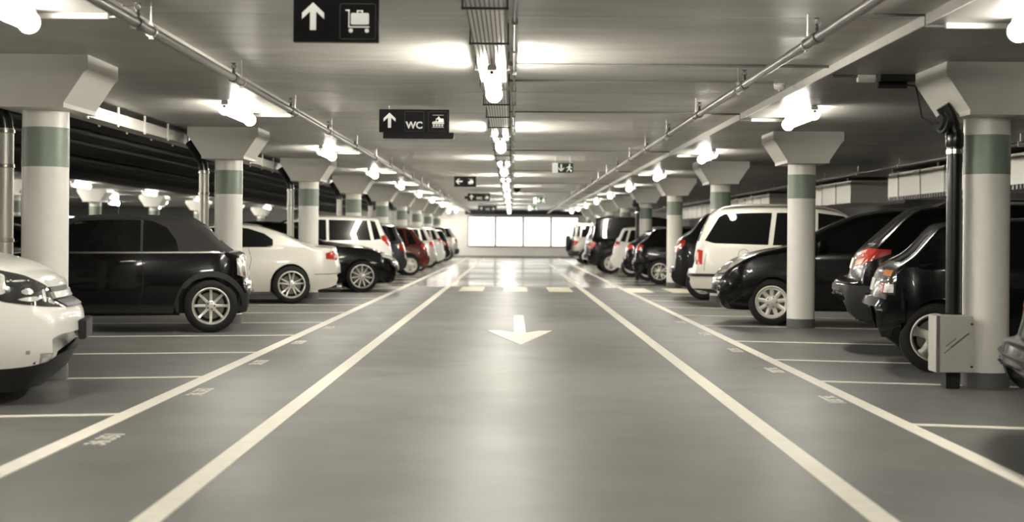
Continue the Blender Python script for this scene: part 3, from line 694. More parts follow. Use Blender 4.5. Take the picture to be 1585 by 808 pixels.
class Car:
    def __init__(s, **k):
        s.__dict__.update(dict(k=0.36, bf=0.16, br=0.14, sill=0.20, R=0.315, r=0.21, Ra=0.36, style='10v', crown=0.035, corner=0.12, ry=0.15, shrink=1.0))
        s.__dict__.update(k)
        L = s.L
        top = s.front + s.roof + [(L - d, z) for d, z in s.rear]
        low = s.low_f + [(L - d, z) for d, z in s.low_r]
        s.ft = pchip(top); s.fl = pchip(low); s.fb = pchip(s.belt)
        s.root = empty(s.name)
        s.parts()
    def low(s, x):
        z = s.fl(x)
        for xw in (s.xf, s.xr):
            d = abs(x - xw)
            if d <= s.Ra: z = max(z, s.R + math.sqrt(max(0, s.Ra**2 - d * d)) * 0.98)
        return z
    def wx(s, x):
        d = min(x, s.L - x); t = max(0.0, 1 - d / 0.42)
        e = max(0.0, 1 - x / 1.3); g = max(0.0, 1 - (s.L - x) / 1.3)
        return s.W * (1 - s.corner * t**2.2) * (1 - 0.035 * e**1.5) * (1 - 0.03 * g**1.5)
    def yw(s, x, z):
        W = s.wx(x); b = s.fb(x)
        t = min(1, max(0, (z - s.sill) / max(0.05, b - s.sill)))
        if z <= b:
            if t < 0.42: return W * (0.925 + 0.075 * math.sin(PI / 2 * t / 0.42))
            return W * (1 - 0.04 * ((t - 0.42) / 0.58)**2)
        return W * 0.96 - 0.012 * min(1, (z - b) / 0.02) - s.k * (z - b)
    def shift(s, x, y):
        q = min(1.0, (y / s.W)**2)
        return x + s.bf * q * max(0, 1 - x / 1.1)**1.6 - s.br * q * max(0, 1 - (s.L - x) / 1.1)**1.6
    def section(s, x):
        zl, zt = s.low(x), s.ft(x); zl = min(zl, zt - 0.03)
        b = s.fb(x); H = zt - zl
        rz = min(s.rz if hasattr(s, 'rz') else 0.065, 0.3 * H)
        ze = zt - s.crown * min(1, H / 0.6) - rz
        P = []
        y0 = s.yw(x, zl); P.append((max(0.02, y0 - 0.07), zl + 0.0)); 
        zb = min(b, ze)
        if zb < zl: zb = zl + 0.3 * (ze - zl)
        for i in range(10):
            z = zl + (zb - zl) * i / 9; P.append((s.yw(x, z), z))
        for i in range(1, 7):
            z = zb + (ze - zb) * i / 6; 
            P.append((s.yw(x, z + (0.0001 if ze > b else 0)), z))
        yt = P[-1][0]; ry = min(s.ry, yt * 0.5)
        for i in range(1, 6):
            a = PI / 2 * i / 5; P.append((yt - ry * (1 - math.cos(a)), ze + rz * math.sin(a)))
        yy = P[-1][0]; c = zt - (ze + rz)
        for i in range(1, 6):
            y = yy * (1 - i / 5); P.append((y, zt - c * (y / yy)**2))
        return P
    def parts(s):
        L = s.L
        xs = set(np.linspace(0, L, 64).tolist()) | {0.006, 0.015, 0.03, 0.05, 0.08, 0.12, 0.16, 0.2, 0.25, L - 0.006, L - 0.015, L - 0.03, L - 0.05, L - 0.08, L - 0.12, L - 0.16, L - 0.2, L - 0.25}
        for d, z in s.front: xs.add(d)
        for d, z in s.rear: xs.add(L - d)
        keep = set()
        for xw in (s.xf, s.xr):
            for k in range(15): 
                a = -PI / 2 + PI * k / 14; keep.add(xw + s.Ra * math.sin(a))
            keep.add(xw + s.Ra + 0.004); keep.add(xw - s.Ra - 0.004)
        xs = [x for x in xs if all(abs(x - q) > 0.012 for q in keep)]
        xs = sorted(xs); ded = []
        for x in xs:
            if not ded or x - ded[-1] > 0.005: ded.append(x)
        if L - ded[-1] > 1e-6: ded[-1] = L
        xs = sorted(set(ded) | keep)
        V = []; N = None
        for x in xs:
            P = s.section(x); full = [(y, z) for y, z in P] + [(-y, z) for y, z in P[-2::-1]]
            N = len(full)
            V += [(s.shift(x, y) - L / 2, y, z) for y, z in full]
        n1 = len(xs)
        F = [(i * N + j, (i + 1) * N + j, (i + 1) * N + j + 1, i * N + j + 1) for i in range(n1 - 1) for j in range(N - 1)]
        F += [tuple(range(N)), tuple(range((n1 - 1) * N, n1 * N))[::-1]]
        s.bvh = BVHTree.FromPolygons([Vector(v) for v in V], F)
        if getattr(s, 'cloth', None):
            x0, x1 = s.cloth; top = []; bod = []
            for f in F:
                if len(f) == 4:
                    cx = sum(V[i][0] for i in f) / 4 + L / 2; cz = sum(V[i][2] for i in f) / 4
                    (top if x0 < cx < x1 and cz > s.fb(cx) - 0.004 else bod).append(f)
                else: bod.append(f)
            MB().add(V, bod).build('body', s.paint, s.root, ang=32)
            MB().add(V, top).build('soft_top', M_cloth, s.root, ang=40)
        else:
            MB().add(V, F).build('body', s.paint, s.root, ang=32)
        # underside, wheel housings
        u = MB(); yi = s.W - 0.27
        u.box(0.45 - L / 2, L - 0.45 - L / 2, -yi, yi, max(0.20, s.sill) + 0.02, 0.52)
        for xa, xb in ((0.25, s.xf - s.Ra - 0.02), (s.xf + s.Ra + 0.02, s.xr - s.Ra - 0.02), (s.xr + s.Ra + 0.02, L - 0.25)):
            if xb - xa > 0.05: u.box(xa - L / 2, xb - L / 2, -s.W + 0.11, s.W - 0.11, max(s.sill + 0.02, max(s.fl(xa), s.fl(xb)) + 0.02), 0.50)
        for xw in (s.xf, s.xr):
            for sd in (-1, 1):
                pr = [((s.Ra + 0.015) * math.cos(a), (s.Ra + 0.015) * math.sin(a)) for a in [PI * k / 16 for k in range(17)]]
                vs = []
                for y in (s.W - 0.055, s.W - 0.30):
                    vs += [(xw - L / 2 + cx, sd * y, s.R + cz) for cx, cz in pr]
                n = 17; u.add(vs, [(i, i + 1, n + i + 1, n + i) for i in range(16)] + [tuple(range(n, 2 * n))])
        u.build('underbody', M_blackpl, s.root, smooth=False)
        tm, rm = wheel_meshes(s.R, s.r, s.style)
        for xw in (s.xf, s.xr):
            for sd in (-1, 1):
                wv = bpy.data.objects.new('wheel', tm); COL.objects.link(wv); wv.parent = s.root
                wv.location = (xw - L / 2, sd * (s.W - 0.125), s.R); wv.rotation_euler = (0, 0, 0 if sd > 0 else PI)
                rv = bpy.data.objects.new('rim', rm); COL.objects.link(rv); rv.parent = wv
    # --- patches laid on the shell
    def _grid(s, rays, nu, nv, eps, name, m, parent, depth=0.012):
        P = []; ok = True
        for o, d in rays:
            o = Vector(o); d = Vector(d).normalized()
            hit = s.bvh.ray_cast(o, d)
            if hit[0] is None: hit = s.bvh.find_nearest(o)
            P.append((hit[0], hit[1], d))
        out = []; inn = []
        for p, nrm, d in P:
            if nrm.dot(d) > 0: nrm = -nrm
            q = (nrm - d).normalized()
            out.append(p + q * eps); inn.append(p - q * depth)
        n = len(out)
        F = [(i * nv + j, i * nv + j + 1, (i + 1) * nv + j + 1, (i + 1) * nv + j) for i in range(nu - 1) for j in range(nv - 1)]
        bd = [i * nv for i in range(nu)] + [(nu - 1) * nv + j for j in range(1, nv)] + [i * nv + nv - 1 for i in range(nu - 2, -1, -1)] + [j for j in range(nv - 2, 0, -1)]
        F += [(bd[k], bd[(k + 1) % len(bd)], n + bd[(k + 1) % len(bd)], n + bd[k]) for k in range(len(bd))]
        b = MB(); b.add(out + inn, F)
        return b.build(name, m, parent or s.root, ang=40)
    @staticmethod
    def _lerp(pl, t):
        # polyline by arc length
        ds = [0.0]
        for a, b in zip(pl, pl[1:]): ds.append(ds[-1] + math.hypot(b[0] - a[0], b[1] - a[1]))
        T = t * ds[-1]
        for i in range(len(pl) - 1):
            if T <= ds[i + 1] + 1e-9:
                q = 0 if ds[i + 1] == ds[i] else (T - ds[i]) / (ds[i + 1] - ds[i])
                return (pl[i][0] + (pl[i + 1][0] - pl[i][0]) * q, pl[i][1] + (pl[i + 1][1] - pl[i][1]) * q)
        return pl[-1]
    def side(s, up, lo, name, m, nu=22, nv=7, eps=0.004, sides=(1, -1), parent=None):
        r = []
        for sd in sides:
            rays = []
            for i in range(nu):
                a, b = s._lerp(up, i / (nu - 1)), s._lerp(lo, i / (nu - 1))
                for j in range(nv):
                    t = j / (nv - 1); x = a[0] + (b[0] - a[0]) * t; z = a[1] + (b[1] - a[1]) * t
                    rays.append(((x - s.L / 2, sd * 3, z), (0, -sd, 0)))
            r.append(s._grid(rays, nu, nv, eps, name, m, parent))
        return r
    def end(s, which, rows, name, m, nu=21, nv=9, eps=0.004, parent=None):
        # rows: [(z, half width)] from top to bottom, cast along x
        rays = []; d = -1 if which == 'rear' else 1
        for i in range(nu):
            u = -1 + 2 * i / (nu - 1)
            for j in range(nv):
                t = j / (nv - 1) * (len(rows) - 1); k = min(int(t), len(rows) - 2); q = t - k
                z = rows[k][0] + (rows[k + 1][0] - rows[k][0]) * q; hw = rows[k][1] + (rows[k + 1][1] - rows[k][1]) * q
                rays.append(((-d * (s.L / 2 + 2), u * hw, z), (d, 0, 0)))
        return s._grid(rays, nu, nv, eps, name, m, parent)
    POLE = 0.9
    def th_side(s, d): return math.degrees(math.atan2(s.W * 0.97, s.POLE - d))
    def th_face(s, y): return math.degrees(math.atan2(y, s.POLE - 0.04))
    def wrap(s, which, up, lo, name, m, nu=16, nv=7, eps=0.005, sides=(1, -1), parent=None):
        # (angle, z) pairs round the end of the car; 0 deg is straight out
        d = 1 if which == 'rear' else -1; out = []
        px = (s.L / 2 - s.POLE) * d
        for sd in sides:
            rays = []
            for i in range(nu):
                a, b = s._lerp([(t / 60, z) for t, z in up], i / (nu - 1)), s._lerp([(t / 60, z) for t, z in lo], i / (nu - 1))
                for j in range(nv):
                    t = j / (nv - 1); th = math.radians(60 * (a[0] + (b[0] - a[0]) * t)) * sd; z = a[1] + (b[1] - a[1]) * t
                    dx, dy = math.cos(th) * d, math.sin(th)
                    rays.append(((px + dx * 3, dy * 3, z), (-dx, -dy, 0)))
            out.append(s._grid(rays, nu, nv, eps, name, m, parent))
        return out
    def line(s, pts, name='panel_gap', m=None, wd=0.008, eps=0.0015, sides=(1, -1)):
        up = []; lo = []
        for i, p in enumerate(pts):
            a = pts[max(0, i - 1)]; b = pts[min(len(pts) - 1, i + 1)]
            dx, dz = b[0] - a[0], b[1] - a[1]; l = math.hypot(dx, dz) or 1
            up.append((p[0] - dz / l * wd / 2, p[1] + dx / l * wd / 2)); lo.append((p[0] + dz / l * wd / 2, p[1] - dx / l * wd / 2))
        s.side(up, lo, name, m or M_seam, nu=26, nv=2, eps=eps, sides=sides)
    def handle(s, x, z, m=None, ln=0.19):
        for sd in (1, -1):
            h = s.bvh.ray_cast(Vector((x - s.L / 2, sd * 3, z)), Vector((0, -sd, 0)))
            if h[0] is None: continue
            y = h[0].y; c = x - s.L / 2
            b = MB(); b.tube([(c - ln / 2, y - sd * 0.006, z), (c - ln / 2 + 0.02, y + sd * 0.022, z + 0.002), (c + ln / 2 - 0.03, y + sd * 0.024, z + 0.004), (c + ln / 2, y - sd * 0.006, z + 0.004)], [0.010, 0.013, 0.013, 0.010], 10)
            b.build('door_handle', m or s.paint, s.root)
    def mirror(s, x, z, m=None):
        for sd in (1, -1):
            y = s.yw(x, z) ; c = x - s.L / 2
            b = MB(); 
            prof = [(0.0, 0.02), (0.02, 0.055), (0.06, 0.075), (0.10, 0.07), (0.12, 0.06)]
            vs = []; n = 12
            for dx, r in prof:
                for k in range(n):
                    a = 2 * PI * k / n; vs.append((c + dx - 0.05, sd * (y + 0.10) + 1.25 * r * math.cos(a), z + r * math.sin(a)))
            b.add(vs, [(i * n + k, i * n + (k + 1) % n, (i + 1) * n + (k + 1) % n, (i + 1) * n + k) for i in range(4) for k in range(n)] + [tuple(range(n)), tuple(range(4 * n, 5 * n))])
            b.tube([(c, sd * (y - 0.02), z - 0.05), (c, sd * (y + 0.07), z - 0.03)], 0.022, 8)
            b.build('wing_mirror', m or s.paint, s.root)
    def plate(s, which, z, hw=0.25, hh=0.055, m=None):
        s.end(which, [(z + hh, hw), (z - hh, hw)], 'number_plate', m or M_plate, nu=9, nv=4, eps=0.006)
    def rails(s, x0, x1, m):
        for sd in (1, -1):
            pts = []
            for i in range(13):
                x = x0 + (x1 - x0) * i / 12
                y = s.yw(x, s.ft(x) - 0.10) - 0.10
                zz = s.bvh.ray_cast(Vector((x - s.L / 2, sd * y, 3)), Vector((0, 0, -1)))
                z0 = zz[0].z if zz[0] else s.ft(x)
                lift = -0.01 if i in (0, 12) else (0.035 if i in (1, 11) else 0.048)
                pts.append((x - s.L / 2, sd * y, z0 + lift))
            MB().tube(pts, 0.017, 10).build('roof_rail', m, s.root)
    def aerial(s, x, ln=0.38, lean=0.5, y=0.0):
        z = s.bvh.ray_cast(Vector((x - s.L / 2, y, 3)), Vector((0, 0, -1)))
        z0 = z[0].z if z[0] else s.ft(x)
        c = x - s.L / 2
        b = MB().tube([(c, y, z0 - 0.01), (c, y, z0 + 0.03), (c + lean * ln, y, z0 + ln)], [0.018, 0.010, 0.003], 8)
        b.build('aerial', M_blackpl, s.root)
    def arch_trim(s, m, wd=0.055, eps=0.010):
        for xw in (s.xf, s.xr):
            a0, a1 = -0.30, PI + 0.30
            up = []; lo = []
            for i in range(25):
                a = a0 + (a1 - a0) * i / 24; c, q = math.cos(a), math.sin(a)
                rr = s.Ra + 0.004
                up.append((xw - (rr + wd) * c, max(s.R + (rr + wd) * q, s.fl(xw) + 0.03))); lo.append((xw - rr * c, max(s.R + rr * q * 0.985, s.fl(xw) + 0.03)))
            s.side(up, lo, 'wheel_arch_trim', m, nu=34, nv=3, eps=eps)
    def place(s, tip, y, side, face, label, cat='car', group=None, yaw=0.0):
        # tip = x of the end at the aisle; face = 'rear' or 'nose' towards the aisle
        sg = 1 if side == 'right' else -1
        yaw = -sg * (YAW + yaw)
        cx = tip + sg * s.L / 2 * math.cos(yaw); y = y + sg * s.L / 2 * math.sin(yaw)
        rz = {('right', 'rear'): PI, ('right', 'nose'): 0, ('left', 'rear'): 0, ('left', 'nose'): PI}[(side, face)]
        s.root.location = (cx, y, 0); s.root.rotation_euler = (0, 0, rz + yaw)
        tag(s.root, label, cat, group)
        return s.root

def hatch_like(name, paint, L, W, H, **k):
    """a plain hatchback / estate / van outline scaled to its length and height"""
    hood = k.pop('hood', 0.95); cowl = k.pop('cowl', 1.02); ws = k.pop('ws', 0.95); rw = k.pop('rw', 0.45); belt = k.pop('beltz', 0.92); shelf = k.pop('shelf', 0.10)
    foh = k.pop('foh', 0.85); roh = k.pop('roh', 0.72); hl = k.pop('hl', 1.05); spoiler = k.pop('spoiler', 0.0)
    front = [(0, 0.50), (0.012, 0.60), (0.05, 0.68), (0.16, 0.76), (0.40, 0.86 * hood / 0.95), (hl * 0.8, hood), (hl, cowl)]
    roof = [(hl + ws * 0.5, cowl + (H - cowl) * 0.62), (hl + ws, H - 0.06), (hl + ws + 0.45, H), (L - rw - 0.55, H - 0.01)]
    rear = [(rw + spoiler, H - 0.055), (rw * 0.55 + shelf * 0.5, belt + (H - belt) * 0.45), (shelf + 0.02, belt), (shelf - 0.02, belt - 0.16), (shelf * 0.6, 0.64), (0.012, 0.60), (0, 0.50)]
    c = Car(name=name, paint=paint, L=L, W=W, front=front, roof=roof, rear=rear,
            low_f=[(0, 0.47), (0.02, 0.36), (0.12, 0.24), (0.5, 0.20)], low_r=[(0.6, 0.21), (0.25, 0.26), (0.05, 0.34), (0, 0.44)],
            belt=[(0, 0.62), (0.5, 0.80), (hl, belt - 0.02), (L - 0.6, belt), (L, belt)], xf=foh, xr=L - roh, **k)
    # glass
    zt = H - 0.105; xa = hl + 0.15; xb = hl + ws + 0.02
    xm = xb + 0.62
    c.side([(xb - 0.05, zt - 0.03), (xb + 0.1, zt), (xm, zt)], [(xa + 0.18, belt + 0.03), (xb + 0.1, belt + 0.035), (xm, belt + 0.035)], 'side_window', M_glass)
    xe = L - rw - 0.28
    c.side([(xm + 0.06, zt), (xe, zt - 0.01)], [(xm + 0.06, belt + 0.035), (xe + 0.08, belt + 0.04)], 'side_window', M_glass)
    c.side([(xe + 0.07, zt - 0.01), (L - rw - 0.10, zt - 0.03)], [(xe + 0.15, belt + 0.05), (L - rw * 0.55 - 0.16, belt + 0.07)], 'quarter_window', M_glass)
    c.end('front', [(H - 0.09, W - 0.36), (cowl + 0.07, W - 0.19)], 'windscreen', M_glass)
    c.end('rear', [(H - 0.10, W - 0.34), (belt + 0.06, W - 0.20)], 'rear_window', M_glass)
    c.line([(xb - 0.3, belt - 0.02), (xb - 0.32, 0.42), (xb - 0.2, 0.27)])
    c.line([(xm + 0.03, belt), (xm + 0.03, 0.42), (xm, 0.27)])
    c.handle(xm - 0.16, belt - 0.12); c.handle(L - roh - 0.05, belt - 0.11); c.mirror(hl + 0.34, belt + 0.07)
    if not k.get('noplate'): c.plate('rear', 0.60 if shelf > 0.05 else 0.72); c.plate('front', 0.42)
    # lamps
    a, b = c.th_side(0.34), c.th_face(W * 0.62)
    tz0, tz1 = k.get('tail', (belt - 0.22, belt - 0.02))
    c.wrap('rear', [(b, tz1 - 0.01), (a * 0.8 + b * 0.2, tz1), (a, tz1 - 0.02)], [(b, tz0 + 0.02), (a * 0.7 + b * 0.3, tz0), (a, tz1 - 0.10)], 'tail_light', M_red)
    c.wrap('rear', [(b + 3, tz0 + 0.10), (a * 0.6 + b * 0.4, tz0 + 0.095)], [(b + 3, tz0 + 0.05), (a * 0.6 + b * 0.4, tz0 + 0.045)], 'tail_lens', M_redclear, eps=0.009, nv=3)
    a, b = c.th_side(0.42), c.th_face(W * 0.55)
    c.wrap('front', [(b, 0.70), (a, 0.80)], [(b, 0.60), (a * 0.75 + b * 0.25, 0.62), (a, 0.76)], 'headlight', M_lampglass)
    c.end('front', [(0.62, 0.40), (0.56, 0.36)], 'grille', M_blackpl, nv=3)
    c.end('front', [(0.40, 0.55), (0.32, 0.50)], 'lower_grille', M_blackpl, nv=3)
    return c

# ---- 1 white SUV, nose to the aisle, at the left edge
L = 4.53
c = Car(name='suv_car', paint=P_white, L=L, W=0.91, bf=0.20, R=0.345, r=0.225, Ra=0.385, style='5', k=0.30, sill=0.24,
        front=[(0, 0.49), (0.010, 0.60), (0.035, 0.655), (0.085, 0.695), (0.135, 0.73), (0.150, 0.80), (0.185, 0.86), (0.30, 0.94), (0.55, 1.02), (1.0, 1.09), (1.15, 1.115)],
        roof=[(1.65, 1.43), (2.0, 1.60), (2.5, 1.67), (3.4, 1.66)],
        rear=[(0.62, 1.60), (0.30, 1.25), (0.14, 1.05), (0.08, 0.8), (0.02, 0.62), (0, 0.52)],
        low_f=[(0, 0.37), (0.015, 0.335), (0.20, 0.275), (0.5, 0.26), (0.6, 0.26)], low_r=[(0.6, 0.24), (0.2, 0.28), (0.02, 0.42), (0, 0.48)],
        belt=[(0, 0.70), (0.4, 0.93), (1.2, 1.02), (4.0, 1.08), (4.53, 1.08)], xf=0.93, xr=4.53 - 0.98)
c.side([(1.75, 1.36), (2.05, 1.52), (2.6, 1.57)], [(1.42, 1.07), (2.0, 1.09), (2.6, 1.10)], 'side_window', M_glass)
c.side([(2.67, 1.57), (3.4, 1.55)], [(2.67, 1.10), (3.5, 1.12)], 'side_window', M_glass)
c.end('front', [(1.58, 0.58), (1.17, 0.74)], 'windscreen', M_glass); c.end('rear', [(1.52, 0.52), (1.12, 0.66)], 'rear_window', M_glass)
a0, a1 = c.th_face(0.50), c.th_side(0.62)
hl_ = c.wrap('front', [(a0, 0.77), (a0 * 0.5 + a1 * 0.5, 0.885), (a1, 0.955)], [(a0, 0.66), (a0 * 0.62 + a1 * 0.38, 0.675), (a1 - 9, 0.715), (a1, 0.83)], 'headlight', M_lampdark, nu=22)
for sd, ph in zip((1, -1), hl_):
    for (th, z0, z1, dt, nm, mm) in ((0.52, 0.715, 0.745, 0.13, 'bright_strip', M_lampglass), (0.56, 0.76, 0.80, 0.06, 'reflector_bowl', M_lampglass), (0.80, 0.765, 0.90, 0.045, 'reflector_bowl', M_lampglass), (0.62, 0.845, 0.857, 0.12, 'bright_strip', M_lampglass), (0.30, 0.70, 0.79, 0.03, 'indicator', M_lampglass), (0.18, 0.68, 0.73, 0.04, 'indicator', M_lampglass)):
        t = a0 + (a1 - a0) * th; q = (a1 - a0) * dt
        c.wrap('front', [(t - q, z1 - 0.012), (t - q * 0.4, z1), (t + q * 0.4, z1), (t + q, z1 - 0.012)], [(t - q, z0 + 0.012), (t - q * 0.4, z0), (t + q * 0.4, z0), (t + q, z0 + 0.012)], nm, mm, nu=10, nv=5, eps=0.010, sides=(sd,), parent=ph)
c.end('front', [(0.80, 0.50), (0.72, 0.46), (0.66, 0.42)], 'grille', M_blackpl, eps=0.012)
c.end('front', [(0.765, 0.50), (0.715, 0.47)], 'grille_bar', P_white, nv=3, eps=0.03)
c.end('front', [(0.845, 0.50), (0.80, 0.49)], 'grille_bar', P_white, nv=3, eps=0.02)
dam = MB(); half = [(0.05, 0.0), (0.065, 0.32), (0.15, 0.60), (0.24, 0.75), (0.40, 0.83), (0.56, 0.85)]
pl_ = half + [(x, -y) for x, y in half[:0:-1]]; n_ = len(pl_)
vs = [(x - L / 2, y, max(0.285, 0.375 - 0.35 * x)) for x, y in pl_] + [(x - L / 2 + 0.07, y * 0.98, 0.22) for x, y in pl_] + [(x - L / 2 + 0.22 * (1 - x), y * 0.95, 0.10) for x, y in pl_]
fs = [(r * n_ + i, r * n_ + (i + 1) % n_, (r + 1) * n_ + (i + 1) % n_, (r + 1) * n_ + i) for r in (0, 1) for i in range(n_)] + [tuple(range(n_)), tuple(range(2 * n_, 3 * n_))]
dam.add(vs, fs).build('air_dam_and_shade', M_blackpl, c.root)  # black valance, carried down low to stand for the shadow under the bumper
t0 = 46.0; t1 = 50.0
fg = c.wrap('front', [(t0 - 1.5, 0.365), (t1 - 0.4, 0.365)], [(t0 - 1.5, 0.295), (t1 - 0.6, 0.295)], 'fog_light_recess', M_silverpl, nu=8, nv=5, eps=0.003)
for sd, ph in zip((1, -1), fg): c.wrap('front', [(t0 - 0.8, 0.357), (t1 - 1.2, 0.357)], [(t0 - 0.8, 0.305), (t1 - 1.2, 0.305)], 'fog_light', M_lampglass, nu=8, nv=5, eps=0.010, sides=(sd,), parent=ph)
t2 = 54.0; c.wrap('front', [(t2 - 0.7, 0.385), (t2 + 0.7, 0.385)], [(t2 - 0.7, 0.36), (t2 + 0.7, 0.36)], 'parking_sensor', M_silverpl, nu=4, nv=4, eps=0.003)
c.line([(0.62, 0.93), (0.72, 0.80), (0.62, 0.60), (0.60, 0.46)])
MB().box(-L / 2 - 0.035, -L / 2 + 0.02, -0.27, 0.27, 0.42, 0.56).build('number_plate', M_blackpl, c.root, bevel=0.008)
c.handle(2.4, 0.98); c.mirror(1.55, 1.12)
b0, b1 = c.th_face(0.6), c.th_side(0.30)
c.wrap('rear', [(b0, 1.30), (b1, 1.25)], [(b0, 0.92), (b1, 0.98)], 'tail_light', M_red)
c.arch_trim(M_trimgrey, 0.04, 0.006)
c.place(-3.13, 10.42, 'left', 'nose', 'white SUV at the left edge showing its headlight and front bumper')

# ---- 2 black convertible with soft top
L = 3.70
c = Car(name='convertible_car', paint=P_black, L=L, W=0.84, br=0.13, R=0.318, r=0.222, Ra=0.352, style='8', k=0.26, sill=0.20, corner=0.14, ry=0.17,
        front=[(0, 0.50), (0.012, 0.62), (0.06, 0.74), (0.2, 0.84), (0.8, 0.93), (1.02, 0.97)],
        roof=[(1.45, 1.34), (1.6, 1.385), (2.1, 1.415), (2.6, 1.405), (2.86, 1.395), (2.94, 1.385), (3.02, 1.35)],
        rear=[(0.30, 1.02), (0.25, 0.985), (0.16, 0.965), (0.10, 0.93), (0.07, 0.80), (0.055, 0.66), (0.035, 0.60), (0.01, 0.56), (0, 0.48)],
        low_f=[(0, 0.46), (0.02, 0.34), (0.15, 0.23), (0.5, 0.20)], low_r=[(0.5, 0.21), (0.15, 0.22), (0.03, 0.25), (0, 0.40)],
        belt=[(0, 0.62), (0.3, 0.82), (1.0, 0.925), (3.3, 0.965), (3.7, 0.965)], xf=0.72, xr=3.70 - 0.52, cloth=(1.35, 3.44))
c.side([(1.42, 1.19), (1.62, 1.315), (1.95, 1.335), (2.36, 1.335)], [(1.12, 0.965), (1.5, 0.965), (1.95, 0.965), (2.36, 0.965)], 'side_window', M_glass)
c.side([(2.385, 1.335), (2.50, 1.325), (2.66, 1.25), (2.77, 1.10)], [(2.385, 0.965), (2.50, 0.965), (2.66, 0.965), (2.80, 0.97)], 'quarter_window', M_glass)
c.side([(2.358, 1.335), (2.387, 1.335)], [(2.358, 0.965), (2.387, 0.965)], 'window_pillar', M_trimgrey, nu=3, eps=0.006)
c.end('front', [(1.34, 0.56), (1.03, 0.68)], 'windscreen', M_glass); c.end('rear', [(1.30, 0.42), (1.10, 0.48)], 'rear_window', M_glass)
c.side([(1.05, 0.953), (2.0, 0.958), (3.42, 0.968)], [(1.05, 0.935), (2.0, 0.940), (3.42, 0.950)], 'waist_trim', M_chrome, nu=30, nv=3, eps=0.006)
c.line([(2.38, 0.93), (2.40, 0.6), (2.36, 0.33)]); c.line([(1.14, 0.92), (1.12, 0.5), (1.22, 0.30)])
c.side([(1.05, 0.30), (2.9, 0.30)], [(1.05, 0.235), (2.9, 0.235)], 'sill_trim', M_trimgrey, nu=24, nv=3, eps=0.006)
c.handle(2.22, 0.845, M_chrome); c.mirror(1.28, 1.0)
c.arch_trim(M_trimgrey, 0.062, 0.012)
a0, a1 = c.th_face(0.60), c.th_side(0.17)
tl = c.wrap('rear', [(a0, 0.90), (a1 - 6, 0.905), (a1, 0.88)], [(a0, 0.70), (a1 - 6, 0.655), (a1, 0.69)], 'tail_light', M_chrome, eps=0.010)
for sd, ph in zip((1, -1), tl):
    for z0, z1, mm in ((0.83, 0.875, M_redclear), (0.73, 0.795, M_lampglass), (0.685, 0.725, M_red)):
        c.wrap('rear', [(a0 + 3, z1), (a1 - 5, z1)], [(a0 + 3, z0), (a1 - 6, z0 - 0.01)], 'tail_lens', mm, nu=8, nv=4, eps=0.015, sides=(sd,), parent=ph)
b1 = c.th_side(0.14)
c.wrap('rear', [(0, 0.47), (b1, 0.47)], [(0, 0.24), (b1, 0.25)], 'rear_bumper', M_trimgrey, nu=20, nv=5, eps=0.012)
c.wrap('rear', [(10, 0.61), (b1 - 8, 0.605)], [(10, 0.585), (b1 - 8, 0.58)], 'bumper_trim', M_chrome, nu=14, nv=3, eps=0.012)
c.plate('rear', 0.72); c.aerial(2.05, 0.16, 0.25)
a0, a1 = c.th_face(0.40), c.th_side(0.36)
c.wrap('front', [(a0, 0.78), (a1, 0.82)], [(a0, 0.66), (a1, 0.70)], 'headlight', M_lampglass); c.end('front', [(0.70, 0.38), (0.58, 0.40)], 'grille', M_chrome, nv=4)
CONV = c
c.place(-3.25, 17.87, 'left', 'rear', 'black convertible with a dark fabric top parked beyond the first left column')

# ---- 3 white coupe
L = 4.58
c = Car(name='coupe_car', paint=P_pearl, L=L, W=0.89, br=0.17, R=0.325, r=0.232, Ra=0.362, style='10v', k=0.46, sill=0.19, ry=0.16,
        front=[(0, 0.48), (0.015, 0.58), (0.06, 0.66), (0.25, 0.75), (0.9, 0.90), (1.45, 0.98)],
        roof=[(1.95, 1.24), (2.3, 1.345), (2.75, 1.38), (3.05, 1.36)],
        rear=[(1.16, 1.27), (0.86, 1.135), (0.60, 1.035), (0.46, 1.005), (0.16, 0.985), (0.09, 0.97), (0.06, 0.86), (0.035, 0.72), (0.006, 0.63), (0, 0.52)],
        low_f=[(0, 0.44), (0.02, 0.32), (0.15, 0.22), (0.5, 0.19)], low_r=[(0.6, 0.21), (0.3, 0.25), (0.06, 0.31), (0, 0.42)],
        belt=[(0, 0.60), (0.4, 0.76), (1.4, 0.90), (3.6, 0.955), (4.58, 0.965)], xf=0.80, xr=4.58 - 0.90)
c.side([(1.86, 1.14), (2.25, 1.27), (2.62, 1.30)], [(1.45, 0.945), (2.1, 0.955), (2.62, 0.96)], 'side_window', M_glass)
c.side([(2.66, 1.30), (2.95, 1.275), (3.22, 1.19), (3.36, 1.09)], [(2.66, 0.962), (2.95, 0.965), (3.22, 0.968), (3.36, 0.985)], 'quarter_window', M_glass)
c.side([(1.45, 0.948), (3.34, 0.972)], [(1.45, 0.936), (3.34, 0.960)], 'waist_trim', M_blackpl, nu=20, nv=3)
c.end('front', [(1.32, 0.54), (1.03, 0.72)], 'windscreen', M_glass); c.end('rear', [(1.32, 0.50), (1.05, 0.62)], 'rear_window', M_glass)
c.line([(2.95, 0.95), (3.0, 0.75), (2.93, 0.45), (2.86, 0.30)]); c.line([(1.5, 0.92), (1.44, 0.6), (1.52, 0.30)])
c.line([(1.5, 0.80), (2.6, 0.825), (4.3, 0.80)], 'crease', P_pearl, wd=0.012, eps=0.003)
c.handle(2.72, 0.835); c.mirror(1.72, 0.99, P_pearl)
a0, a1 = c.th_face(0.42), c.th_side(0.30)
tl = c.wrap('rear', [(a0, 0.91), (a1 - 8, 0.905), (a1, 0.86)], [(a0, 0.80), (a1 - 16, 0.735), (a1, 0.765)], 'tail_light', M_red)
